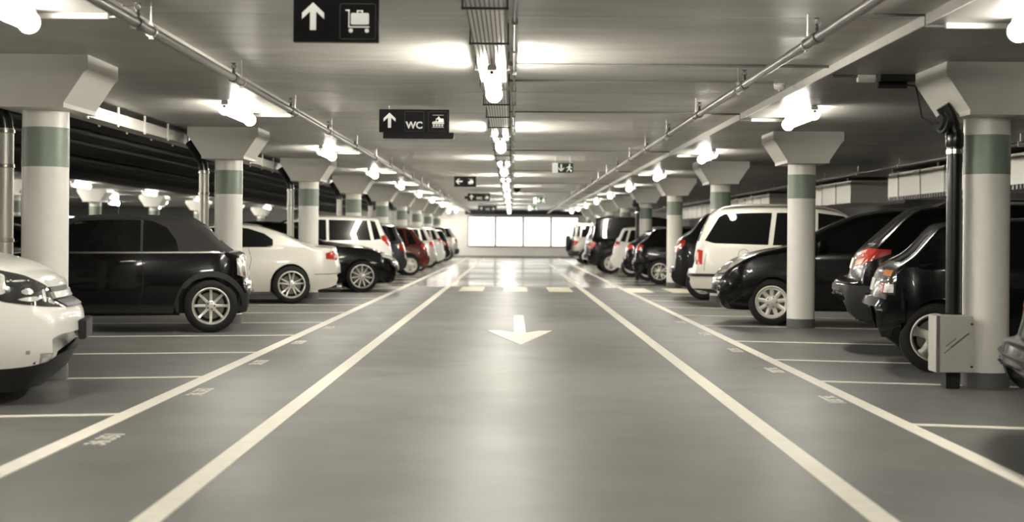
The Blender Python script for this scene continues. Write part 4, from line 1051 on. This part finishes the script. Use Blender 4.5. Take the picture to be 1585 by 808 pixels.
for sd, ph in zip((1, -1), tl): c.wrap('rear', [(a1 - 22, 0.845), (a1 - 7, 0.83)], [(a1 - 22, 0.79), (a1 - 9, 0.785)], 'tail_lens', M_redclear, nu=8, nv=4, eps=0.010, sides=(sd,), parent=ph)
c.line([(4.06, 0.50), (4.3, 0.505), (4.55, 0.52)], wd=0.010); c.plate('rear', 0.78)
MB().tube([(L / 2 - 0.10, 0.45, 0.275), (L / 2 - 0.02, 0.45, 0.275)], 0.035, 14).tube([(L / 2 - 0.10, -0.45, 0.275), (L / 2 - 0.02, -0.45, 0.275)], 0.035, 14).build('exhaust', M_chrome, c.root)
a0, a1 = c.th_face(0.45), c.th_side(0.42)
c.wrap('front', [(a0, 0.70), (a1, 0.78)], [(a0, 0.62), (a1, 0.70)], 'headlight', M_lampglass); c.end('front', [(0.68, 0.30), (0.56, 0.28)], 'grille', M_blackpl, nv=4)
c.place(-3.05, 25.25, 'left', 'rear', 'white coupe with a red tail light parked behind the second left column')

# ---- 4 black saloon nose out
L = 4.75
c = Car(name='saloon_car', paint=P_black, L=L, W=0.92, bf=0.22, R=0.33, r=0.245, Ra=0.365, style='12', k=0.44, sill=0.2,
        front=[(0, 0.46), (0.012, 0.56), (0.05, 0.64), (0.16, 0.73), (0.40, 0.85), (0.8, 0.95), (1.3, 1.01), (1.55, 1.05)],
        roof=[(2.1, 1.33), (2.5, 1.43), (3.0, 1.45), (3.3, 1.42)], rear=[(1.0, 1.28), (0.55, 1.08), (0.15, 1.04), (0.08, 0.95), (0.03, 0.75), (0, 0.55)],
        low_f=[(0, 0.40), (0.02, 0.28), (0.15, 0.20), (0.5, 0.19)], low_r=[(0.6, 0.21), (0.2, 0.26), (0.02, 0.36), (0, 0.45)],
        belt=[(0, 0.60), (0.4, 0.80), (1.5, 0.95), (4.75, 0.99)], xf=0.86, xr=4.75 - 1.0)
c.side([(1.95, 1.22), (2.4, 1.35), (2.8, 1.37)], [(1.6, 0.99), (2.3, 1.0), (2.8, 1.0)], 'side_window', M_glass)
c.side([(2.85, 1.37), (3.4, 1.32), (3.75, 1.18)], [(2.85, 1.0), (3.4, 1.01), (3.8, 1.03)], 'side_window', M_glass)
c.end('front', [(1.40, 0.54), (1.10, 0.74)], 'windscreen', M_glass); c.end('rear', [(1.36, 0.52), (1.12, 0.66)], 'rear_window', M_glass)
a0, a1 = c.th_face(0.42), c.th_side(0.44)
hl_ = c.wrap('front', [(a0, 0.735), (a0 * 0.5 + a1 * 0.5, 0.785), (a1, 0.80)], [(a0, 0.66), (a0 * 0.5 + a1 * 0.5, 0.655), (a1, 0.735)], 'headlight', M_lampglass, nu=18)
for sd, ph in zip((1, -1), hl_): c.wrap('front', [(a0 + 6, 0.73), (a0 + 16, 0.735)], [(a0 + 6, 0.675), (a0 + 16, 0.675)], 'reflector_bowl', M_reflector, nu=8, nv=5, eps=0.010, sides=(sd,), parent=ph)
c.end('front', [(0.70, 0.22), (0.58, 0.24)], 'grille', M_chrome, nv=4); c.end('front', [(0.40, 0.55), (0.30, 0.50)], 'lower_grille', M_blackpl, nv=4)
c.wrap('front', [(c.th_face(0.52), 0.545), (c.th_face(0.74), 0.55)], [(c.th_face(0.52), 0.50), (c.th_face(0.74), 0.505)], 'fog_light', M_reflector, nu=8, nv=4)
c.line([(1.55, 0.93), (1.50, 0.6), (1.56, 0.30)]); c.handle(2.6, 0.88); c.mirror(1.85, 1.03)
a0, a1 = c.th_face(0.5), c.th_side(0.3); c.wrap('rear', [(a0, 0.95), (a1, 0.92)], [(a0, 0.80), (a1, 0.82)], 'tail_light', M_red)
c.plate('front', 0.48)
c.place(-2.42, 30.25, 'left', 'nose', 'black saloon with its nose and headlight towards the aisle beside the white coupe')

# ---- farther left cars
c = hatch_like('hatchback_car', P_white, 4.25, 0.88, 1.62, beltz=1.02, rw=0.42, style='5', tail=(0.92, 1.18), R=0.32)
c.place(-2.72, 32.7, 'left', 'rear', 'white hatchback with a high red tail light behind the black saloon')
c = hatch_like('estate_car', P_grey, 4.45, 0.88, 1.52, beltz=0.98, rw=0.40, style='7', tail=(0.76, 0.96))
c.place(-2.78, 37.6, 'left', 'rear', 'dark grey estate car between the white hatchback and the red car')
c = hatch_like('hatchback_car', P_red, 3.95, 0.84, 1.46, beltz=0.86, rw=0.62, style='5star', roh=0.70, tail=(0.74, 0.92), R=0.305)
c.place(-2.46, 42.45, 'left', 'rear', 'red hatchback with star shaped wheel covers in the left row')
c = hatch_like('hatchback_car', P_silver, 4.1, 0.86, 1.50, beltz=0.95, rw=0.45, style='7', tail=(0.80, 0.98))
c.place(-2.52, 47.2, 'left', 'rear', 'silver hatchback just beyond the red car in the left row')
c = hatch_like('hatchback_car', P_white, 3.9, 0.84, 1.50, beltz=0.96, rw=0.42, style='5star', tail=(0.92, 1.10))
c.place(-2.48, 52.2, 'left', 'rear', 'small white hatchback with bright red tail lights farther along the left row')
c = hatch_like('hatchback_car', P_char, 4.1, 0.86, 1.47, beltz=0.94, rw=0.40, style='7')
c.place(-2.62, 59.8, 'left', 'rear', 'charcoal hatchback before the last silver SUV of the left row')
c = hatch_like('suv_car', P_silver, 4.5, 0.90, 1.66, beltz=1.06, rw=0.55, style='5', R=0.34, r=0.225, Ra=0.38, sill=0.26)
c.wrap('rear', [(0, 0.58), (c.th_side(0.3), 0.56)], [(0, 0.34), (c.th_side(0.3), 0.32)], 'rear_bumper', M_trimgrey, nu=18, nv=4, eps=0.02)
c.place(-2.55, 67.2, 'left', 'rear', 'silver SUV with a dark bumper, last car of the left row')

# ---- right row
c = hatch_like('hatchback_car', P_black, 4.1, 0.87, 1.48, beltz=0.98, rw=0.42, style='7', tail=(0.74, 1.06), shelf=0.16, noplate=True)
c.wrap('rear', [(0, 0.55), (c.th_side(0.5), 0.55)], [(0, 0.30), (c.th_side(0.5), 0.30)], 'rear_bumper', M_trimgrey, nu=24, nv=5, eps=0.02)
c.place(2.73, 7.88, 'right', 'rear', 'charcoal car cut off by the right edge with its bumper beside the column')

# black hatch with five spoke wheel
L = 4.15
c = Car(name='hatchback_car', paint=P_blackblue, L=L, W=0.84, br=0.15, R=0.310, r=0.215, Ra=0.35, style='5', k=0.30, sill=0.2, ry=0.07, rz=0.045,
        front=[(0, 0.50), (0.012, 0.60), (0.06, 0.68), (0.25, 0.78), (0.9, 0.93), (1.1, 0.97)],
        roof=[(1.6, 1.27), (2.0, 1.375), (2.5, 1.39), (3.2, 1.365)],
        rear=[(0.62, 1.325), (0.54, 1.255), (0.36, 1.07), (0.16, 0.94), (0.10, 0.86), (0.07, 0.74), (0.055, 0.66), (0.012, 0.635), (0, 0.57)],
        low_f=[(0, 0.47), (0.02, 0.36), (0.12, 0.24), (0.5, 0.20)], low_r=[(0.6, 0.21), (0.25, 0.23), (0.06, 0.31), (0, 0.46)],
        belt=[(0, 0.62), (0.5, 0.80), (1.1, 0.88), (3.5, 0.93), (4.15, 0.93)], xf=0.82, xr=L - 0.59)
c.side([(1.55, 1.14), (1.95, 1.275), (2.45, 1.285)], [(1.25, 0.93), (1.9, 0.935), (2.45, 0.945)], 'side_window', M_glass)
c.side([(2.52, 1.285), (3.15, 1.26)], [(2.52, 0.945), (3.3, 0.965)], 'side_window', M_glass)
c.end('front', [(1.32, 0.52), (1.02, 0.68)], 'windscreen', M_glass); c.end('rear', [(1.22, 0.50), (0.98, 0.62)], 'rear_window', M_glass)
a0, a1 = c.th_face(0.56), c.th_side(0.22)
tl = c.wrap('rear', [(a0, 0.905), (a1, 0.90)], [(a0, 0.685), (a1, 0.68)], 'tail_light', M_lampdark)
for sd, ph in zip((1, -1), tl):
    c.wrap('rear', [(a0 + 2, 0.90), (a1 - 3, 0.895)], [(a0 + 2, 0.85), (a1 - 3, 0.845)], 'tail_lens', M_amber, nu=9, nv=4, eps=0.010, sides=(sd,), parent=ph)
    c.wrap('rear', [(a0 + 2, 0.785), (a1 - 9, 0.78)], [(a0 + 2, 0.69), (a1 - 9, 0.685)], 'tail_lens', M_red, nu=9, nv=4, eps=0.010, sides=(sd,), parent=ph)
    c.wrap('rear', [(a1 - 8, 0.78), (a1 - 1, 0.775)], [(a1 - 8, 0.70), (a1 - 1, 0.70)], 'tail_lens', M_lampglass, nu=6, nv=4, eps=0.010, sides=(sd,), parent=ph)
b1 = c.th_side(0.34)
c.wrap('rear', [(0, 0.645), (b1, 0.64)], [(0, 0.33), (b1, 0.30)], 'rear_bumper', P_black, nu=24, nv=6, eps=0.020)
c.line([(2.48, 0.92), (2.48, 0.5), (2.44, 0.28)]); c.line([(3.35, 0.93), (3.30, 0.75), (3.05, 0.62), (2.98, 0.40)]); c.handle(2.34, 0.84); c.handle(3.12, 0.84); c.mirror(1.45, 0.98); c.plate('rear', 0.76)
a, b = c.th_side(0.42), c.th_face(0.46); c.wrap('front', [(b, 0.70), (a, 0.78)], [(b, 0.60), (a, 0.70)], 'headlight', M_lampglass)
c.place(3.34, 13.50, 'right', 'rear', 'black hatchback with silver five spoke wheel behind the grey cabinet')

# black SUV with large red lamp
L = 4.45
c = Car(name='suv_car', paint=P_black, L=L, W=0.87, br=0.19, R=0.335, r=0.22, Ra=0.375, style='7', k=0.33, sill=0.26, corner=0.15, ry=0.08, rz=0.05,
        front=[(0, 0.54), (0.012, 0.64), (0.06, 0.76), (0.25, 0.9), (0.9, 1.02), (1.1, 1.06)],
        roof=[(1.7, 1.42), (2.1, 1.54), (2.6, 1.575), (3.2, 1.565)],
        rear=[(0.88, 1.535), (0.79, 1.505), (0.50, 1.28), (0.30, 1.10), (0.23, 1.02), (0.185, 0.90), (0.165, 0.80), (0.13, 0.765), (0.03, 0.745), (0.008, 0.70), (0, 0.60)],
        low_f=[(0, 0.50), (0.02, 0.40), (0.12, 0.30), (0.5, 0.26)], low_r=[(0.7, 0.26), (0.3, 0.30), (0.06, 0.40), (0, 0.52)],
        belt=[(0, 0.70), (0.5, 0.92), (1.1, 0.98), (3.6, 1.06), (4.45, 1.08)], xf=0.88, xr=L - 0.86)
c.side([(1.7, 1.30), (2.1, 1.44), (2.55, 1.465)], [(1.35, 1.02), (2.0, 1.03), (2.55, 1.05)], 'side_window', M_glass)
c.side([(2.62, 1.465), (3.15, 1.45)], [(2.62, 1.05), (3.25, 1.08)], 'side_window', M_glass)
c.side([(3.22, 1.445), (3.48, 1.40)], [(3.33, 1.09), (3.72, 1.12)], 'quarter_window', M_glass)
c.end('front', [(1.50, 0.56), (1.12, 0.70)], 'windscreen', M_glass); c.end('rear', [(1.49, 0.58), (1.30, 0.64), (1.10, 0.68)], 'rear_window', M_glass)
c.wrap('rear', [(c.th_face(0.60), 1.135), (c.th_side(0.30), 1.135)], [(c.th_face(0.60), 1.12), (c.th_side(0.30), 1.12)], 'tailgate_trim', M_chrome, nu=10, nv=3)
a0, a1 = c.th_face(0.52), c.th_side(0.56)
tl = c.wrap('rear', [(a0, 1.06), (a0 * 0.6 + a1 * 0.4, 1.09), (a1, 1.07)], [(a0, 0.86), (a0 * 0.75 + a1 * 0.25, 0.87), (a0 * 0.4 + a1 * 0.6, 0.93), (a1, 1.03)], 'tail_light', M_red, nu=22)
for sd, ph in zip((1, -1), tl):
    w_ = a1 - a0
    c.wrap('rear', [(a0 + 2, 1.045), (a0 + w_ * 0.45, 1.07)], [(a0 + 2, 1.0), (a0 + w_ * 0.45, 1.04)], 'tail_lens', M_redclear, nu=9, nv=4, eps=0.010, sides=(sd,), parent=ph)
    c.wrap('rear', [(a0 + 2, 0.955), (a0 + w_ * 0.55, 0.985)], [(a0 + 2, 0.89), (a0 + w_ * 0.42, 0.92)], 'tail_lens', M_redclear, nu=9, nv=4, eps=0.010, sides=(sd,), parent=ph)
b1 = c.th_side(0.50)
c.wrap('rear', [(0, 0.70), (b1, 0.70)], [(0, 0.40), (b1, 0.34)], 'rear_bumper', M_trimgrey, nu=24, nv=6, eps=0.015)
c.rails(1.9, 3.45, M_chrome); c.aerial(3.0, 0.34, -0.75); c.handle(2.45, 0.95); c.handle(3.35, 0.97); c.mirror(1.55, 1.08)
c.wrap('rear', [(10, 0.485), (26, 0.485)], [(10, 0.445), (26, 0.445)], 'fog_light', M_chrome, nu=8, nv=3, eps=0.022)
a, b = c.th_side(0.42), c.th_face(0.50); c.wrap('front', [(b, 0.84), (a, 0.92)], [(b, 0.70), (a, 0.80)], 'headlight', M_lampglass)
c.plate('rear', 0.92)
c.place(3.48, 15.42, 'right', 'rear', 'black SUV with a large red and clear tail light and roof rails')

# black people carrier nose out
L = 4.30
c = Car(name='people_carrier_car', paint=P_black, L=L, W=0.88, bf=0.24, R=0.315, r=0.222, Ra=0.352, style='cap9', k=0.34, sill=0.2, corner=0.15,
        front=[(0, 0.46), (0.012, 0.57), (0.05, 0.66), (0.13, 0.76), (0.30, 0.89), (0.62, 1.0), (1.0, 1.08), (1.12, 1.11)],
        roof=[(1.6, 1.36), (2.1, 1.54), (2.6, 1.60), (3.3, 1.58)], rear=[(0.5, 1.45), (0.2, 1.1), (0.12, 0.95), (0.03, 0.66), (0, 0.55)],
        low_f=[(0, 0.40), (0.02, 0.29), (0.15, 0.21), (0.5, 0.20)], low_r=[(0.6, 0.21), (0.2, 0.26), (0.02, 0.36), (0, 0.47)],
        belt=[(0, 0.62), (0.4, 0.86), (1.1, 0.97), (4.3, 1.0)], xf=0.87, xr=L - 0.72)
c.side([(1.75, 1.27), (2.15, 1.45), (2.6, 1.49)], [(1.45, 1.0), (2.1, 1.01), (2.6, 1.015)], 'side_window', M_glass)
c.side([(2.67, 1.49), (3.5, 1.46)], [(2.67, 1.015), (3.6, 1.03)], 'side_window', M_glass)
c.side([(1.33, 1.10), (1.70, 1.27)], [(1.33, 1.01), (1.40, 1.01)], 'quarter_window', M_glass)
c.end('front', [(1.50, 0.58), (1.16, 0.70)], 'windscreen', M_glass); c.end('rear', [(1.44, 0.56), (1.08, 0.68)], 'rear_window', M_glass)
a0, a1 = c.th_face(0.46), c.th_side(0.56)
hl_ = c.wrap('front', [(a0, 0.76), (a0 * 0.55 + a1 * 0.45, 0.895), (a1, 0.955)], [(a0, 0.69), (a0 * 0.6 + a1 * 0.4, 0.705), (a0 * 0.25 + a1 * 0.75, 0.83), (a1, 0.935)], 'headlight', M_lampglass, nu=22)
for sd, ph in zip((1, -1), hl_):
    w_ = a1 - a0
    for q, z0, z1 in ((0.16, 0.71, 0.79), (0.36, 0.735, 0.84)): c.wrap('front', [(a0 + w_ * q - 5, z1), (a0 + w_ * q + 5, z1)], [(a0 + w_ * q - 5, z0), (a0 + w_ * q + 5, z0)], 'reflector_bowl', M_reflector, nu=8, nv=5, eps=0.010, sides=(sd,), parent=ph)
for z in (0.61, 0.56): c.end('front', [(z + 0.012, 0.46), (z - 0.012, 0.46)], 'grille_bar', M_chrome, nv=3)
c.end('front', [(0.36, 0.55), (0.27, 0.50)], 'lower_grille', M_blackpl, nv=4); c.plate('front', 0.44)
c.wrap('front', [(c.th_face(0.60), 0.40), (c.th_face(0.72), 0.40)], [(c.th_face(0.60), 0.34), (c.th_face(0.72), 0.34)], 'fog_light', M_lampglass, nu=8, nv=4)
c.line([(0.95, 0.95), (1.28, 0.97), (1.24, 0.6), (1.32, 0.28)]); c.line([(2.63, 0.98), (2.63, 0.5), (2.6, 0.28)]); c.handle(2.45, 0.92); c.mirror(1.52, 1.08)
a, b = c.th_side(0.25), c.th_face(0.6); c.wrap('rear', [(b, 1.10), (a, 1.08)], [(b, 0.82), (a, 0.85)], 'tail_light', M_red)
c.place(2.84, 20.24, 'right', 'nose', 'black people carrier with its headlight to the aisle behind the second right column')

# white van-like people carrier
L = 4.63
c = Car(name='people_carrier_car', paint=P_pearl, L=L, W=0.905, br=0.14, R=0.33, r=0.22, Ra=0.37, style='7', k=0.22, sill=0.22, ry=0.14,
        front=[(0, 0.50), (0.012, 0.60), (0.06, 0.70), (0.3, 0.85), (0.8, 1.0), (1.0, 1.05)],
        roof=[(1.6, 1.45), (2.0, 1.64), (2.5, 1.72), (3.2, 1.735), (3.8, 1.72)],
        rear=[(0.52, 1.685), (0.42, 1.63), (0.28, 1.40), (0.17, 1.12), (0.13, 0.95), (0.115, 0.70), (0.09, 0.66), (0.015, 0.63), (0, 0.52)],
        low_f=[(0, 0.47), (0.02, 0.36), (0.12, 0.26), (0.5, 0.22)], low_r=[(0.6, 0.22), (0.25, 0.26), (0.05, 0.32), (0, 0.42)],
        belt=[(0, 0.66), (0.5, 0.90), (1.0, 1.0), (4.63, 1.04)], xf=0.85, xr=L - 0.95)
c.side([(1.65, 1.40), (2.0, 1.56), (2.4, 1.61)], [(1.2, 1.05), (1.9, 1.06), (2.4, 1.06)], 'side_window', M_glass)
c.side([(2.46, 1.61), (3.08, 1.61)], [(2.46, 1.06), (3.14, 1.06)], 'side_window', M_glass)
c.side([(3.16, 1.61), (3.7, 1.60), (3.96, 1.585), (4.05, 1.53)], [(3.22, 1.065), (3.7, 1.075), (4.12, 1.085), (4.28, 1.13)], 'quarter_window', M_glass, nu=26)
c.end('front', [(1.62, 0.60), (1.10, 0.74)], 'windscreen', M_glass); c.end('rear', [(1.60, 0.60), (1.12, 0.70)], 'rear_window', M_glass)
a0, a1 = c.th_face(0.68), c.th_side(0.30)
tl = c.wrap('rear', [(a0, 0.985), (a1 - 5, 0.985), (a1, 0.96)], [(a0, 0.725), (a1, 0.725)], 'tail_light', M_red)
for sd, ph in zip((1, -1), tl):
    c.wrap('rear', [(a1 - 13, 0.95), (a1 - 4, 0.93)], [(a1 - 14, 0.77), (a1 - 4, 0.80)], 'tail_lens', M_redclear, nu=8, nv=5, eps=0.010, sides=(sd,), parent=ph)
b1 = c.th_side(0.55)
c.wrap('rear', [(0, 0.565), (b1, 0.57)], [(0, 0.515), (b1, 0.52)], 'bumper_trim', M_trimgrey, nu=20, nv=3, eps=0.012)
c.wrap('rear', [(0, 0.33), (b1, 0.31)], [(0, 0.29), (b1, 0.24)], 'bumper_trim', M_trimgrey, nu=20, nv=3, eps=0.008)
c.rails(1.9, 4.15, M_steel); c.line([(4.24, 0.97), (4.28, 0.72), (4.28, 0.62)]); c.line([(3.14, 1.03), (3.18, 0.7), (3.05, 0.5), (3.0, 0.30)]); c.line([(2.43, 1.03), (2.43, 0.3)])
up = [(3.62 + 0.09 * math.cos(t), 0.90 + 0.09 * math.sin(t)) for t in [2 * PI * i / 24 for i in range(25)]]
c.line(up, 'fuel_flap', M_seam, wd=0.007)
c.handle(2.3, 0.93); c.handle(3.05, 0.94); c.mirror(1.5, 1.12); c.plate('rear', 0.85)
a, b = c.th_side(0.42), c.th_face(0.50); c.wrap('front', [(b, 0.76), (a, 0.86)], [(b, 0.64), (a, 0.74)], 'headlight', M_lampglass)
c.place(3.10, 25.05, 'right', 'rear', 'white people carrier with a red tail light in the right row')

c = hatch_like('suv_car', P_char, 4.5, 0.90, 1.70, beltz=1.08, rw=0.72, style='7', R=0.34, r=0.225, Ra=0.38, sill=0.28, tail=(0.90, 1.14), shelf=0.12)
c.place(3.10, 27.9, 'right', 'rear', 'charcoal SUV behind the white people carrier and beside a column')
c = hatch_like('hatchback_car', P_black, 4.2, 0.87, 1.47, beltz=0.95, rw=0.62, style='10v', tail=(0.82, 1.0), roh=0.78, R=0.32)
c.side([(1.9, 1.435), (3.4, 1.42)], [(1.9, 1.405), (3.4, 1.39)], 'roof_trim', M_chrome, nu=20, nv=3, eps=0.012)
c.place(3.10, 36.55, 'right', 'rear', 'black hatchback with bright roof trim behind the fourth right column')
c = hatch_like('hatchback_car', P_black, 4.2, 0.87, 1.43, beltz=0.93, rw=0.70, style='12', tail=(0.82, 0.98), roh=0.78, R=0.32)
c.place(3.06, 39.2, 'right', 'rear', 'low black hatchback with a slim red lamp beyond the bright roofed hatchback')
c = hatch_like('hatchback_car', P_white, 4.0, 0.85, 1.50, beltz=0.98, rw=0.40, style='5star', tail=(0.86, 1.05))
c.place(3.02, 43.4, 'right', 'rear', 'white hatchback hidden mostly by the low black hatchback')
c = hatch_like('van_car', P_black, 4.7, 0.93, 1.86, beltz=1.10, rw=0.34, style='5star', tail=(0.78, 1.02), R=0.33, r=0.225, Ra=0.37, roh=0.85, shelf=0.12)
c.place(2.30, 46.6, 'right', 'rear', 'tall black van jutting farthest into the aisle from the right row', yaw=-0.25)
c = hatch_like('suv_car', P_silver, 4.2, 0.88, 1.78, beltz=1.12, rw=0.26, style='7', R=0.35, r=0.22, Ra=0.39, sill=0.32, tail=(0.80, 1.02), shelf=0.10)
sw = MB(); sw.lathe([(0.0, 0.0), (0.24, 0.0), (0.32, 0.03), (0.34, 0.09), (0.34, 0.16), (0.30, 0.20), (0.20, 0.21), (0.0, 0.205)], 'x', 28, org=(2.02, 0.1, 0.88))
sw.build('spare_wheel', M_rubber, c.root)
c.wrap('rear', [(0, 0.58), (c.th_side(0.4), 0.58)], [(0, 0.36), (c.th_side(0.4), 0.36)], 'rear_bumper', M_blackpl, nu=20, nv=4, eps=0.06)
c.place(2.42, 61.0, 'right', 'rear', 'silver off-roader with a spare wheel, last car of the right row', yaw=-0.25)

# cars of the next row, seen over and between the left row
kinds = [('hatchback_car', P_black, 4.1, 0.86, 1.47), ('hatchback_car', P_silver, 4.1, 0.86, 1.48), ('suv_car', P_black, 4.4, 0.90, 1.62)]
protos = [hatch_like(n, p, a, b_, h_, style='7') for n, p, a, b_, h_ in kinds]
spots = [(0, 14.9), (1, 20.6), (2, 25.4), (0, 30.5), (2, 35.4), (1, 40.4), (0, 47.8)]
words = {0: 'black hatchback', 1: 'silver hatchback', 2: 'tall black SUV'}
used = set()
for j, (kd, y) in enumerate(spots):
    src = protos[kd].root
    o = src if kd not in used else copy_tree(src)
    used.add(kd); o.location = (-11.0, y, 0); o.rotation_euler = (0, 0, PI)
    tag(o, '%s in the next row beyond the left cars, %s from the front' % (words[kd], ordinal(j)), 'car', 'cars of the next row')
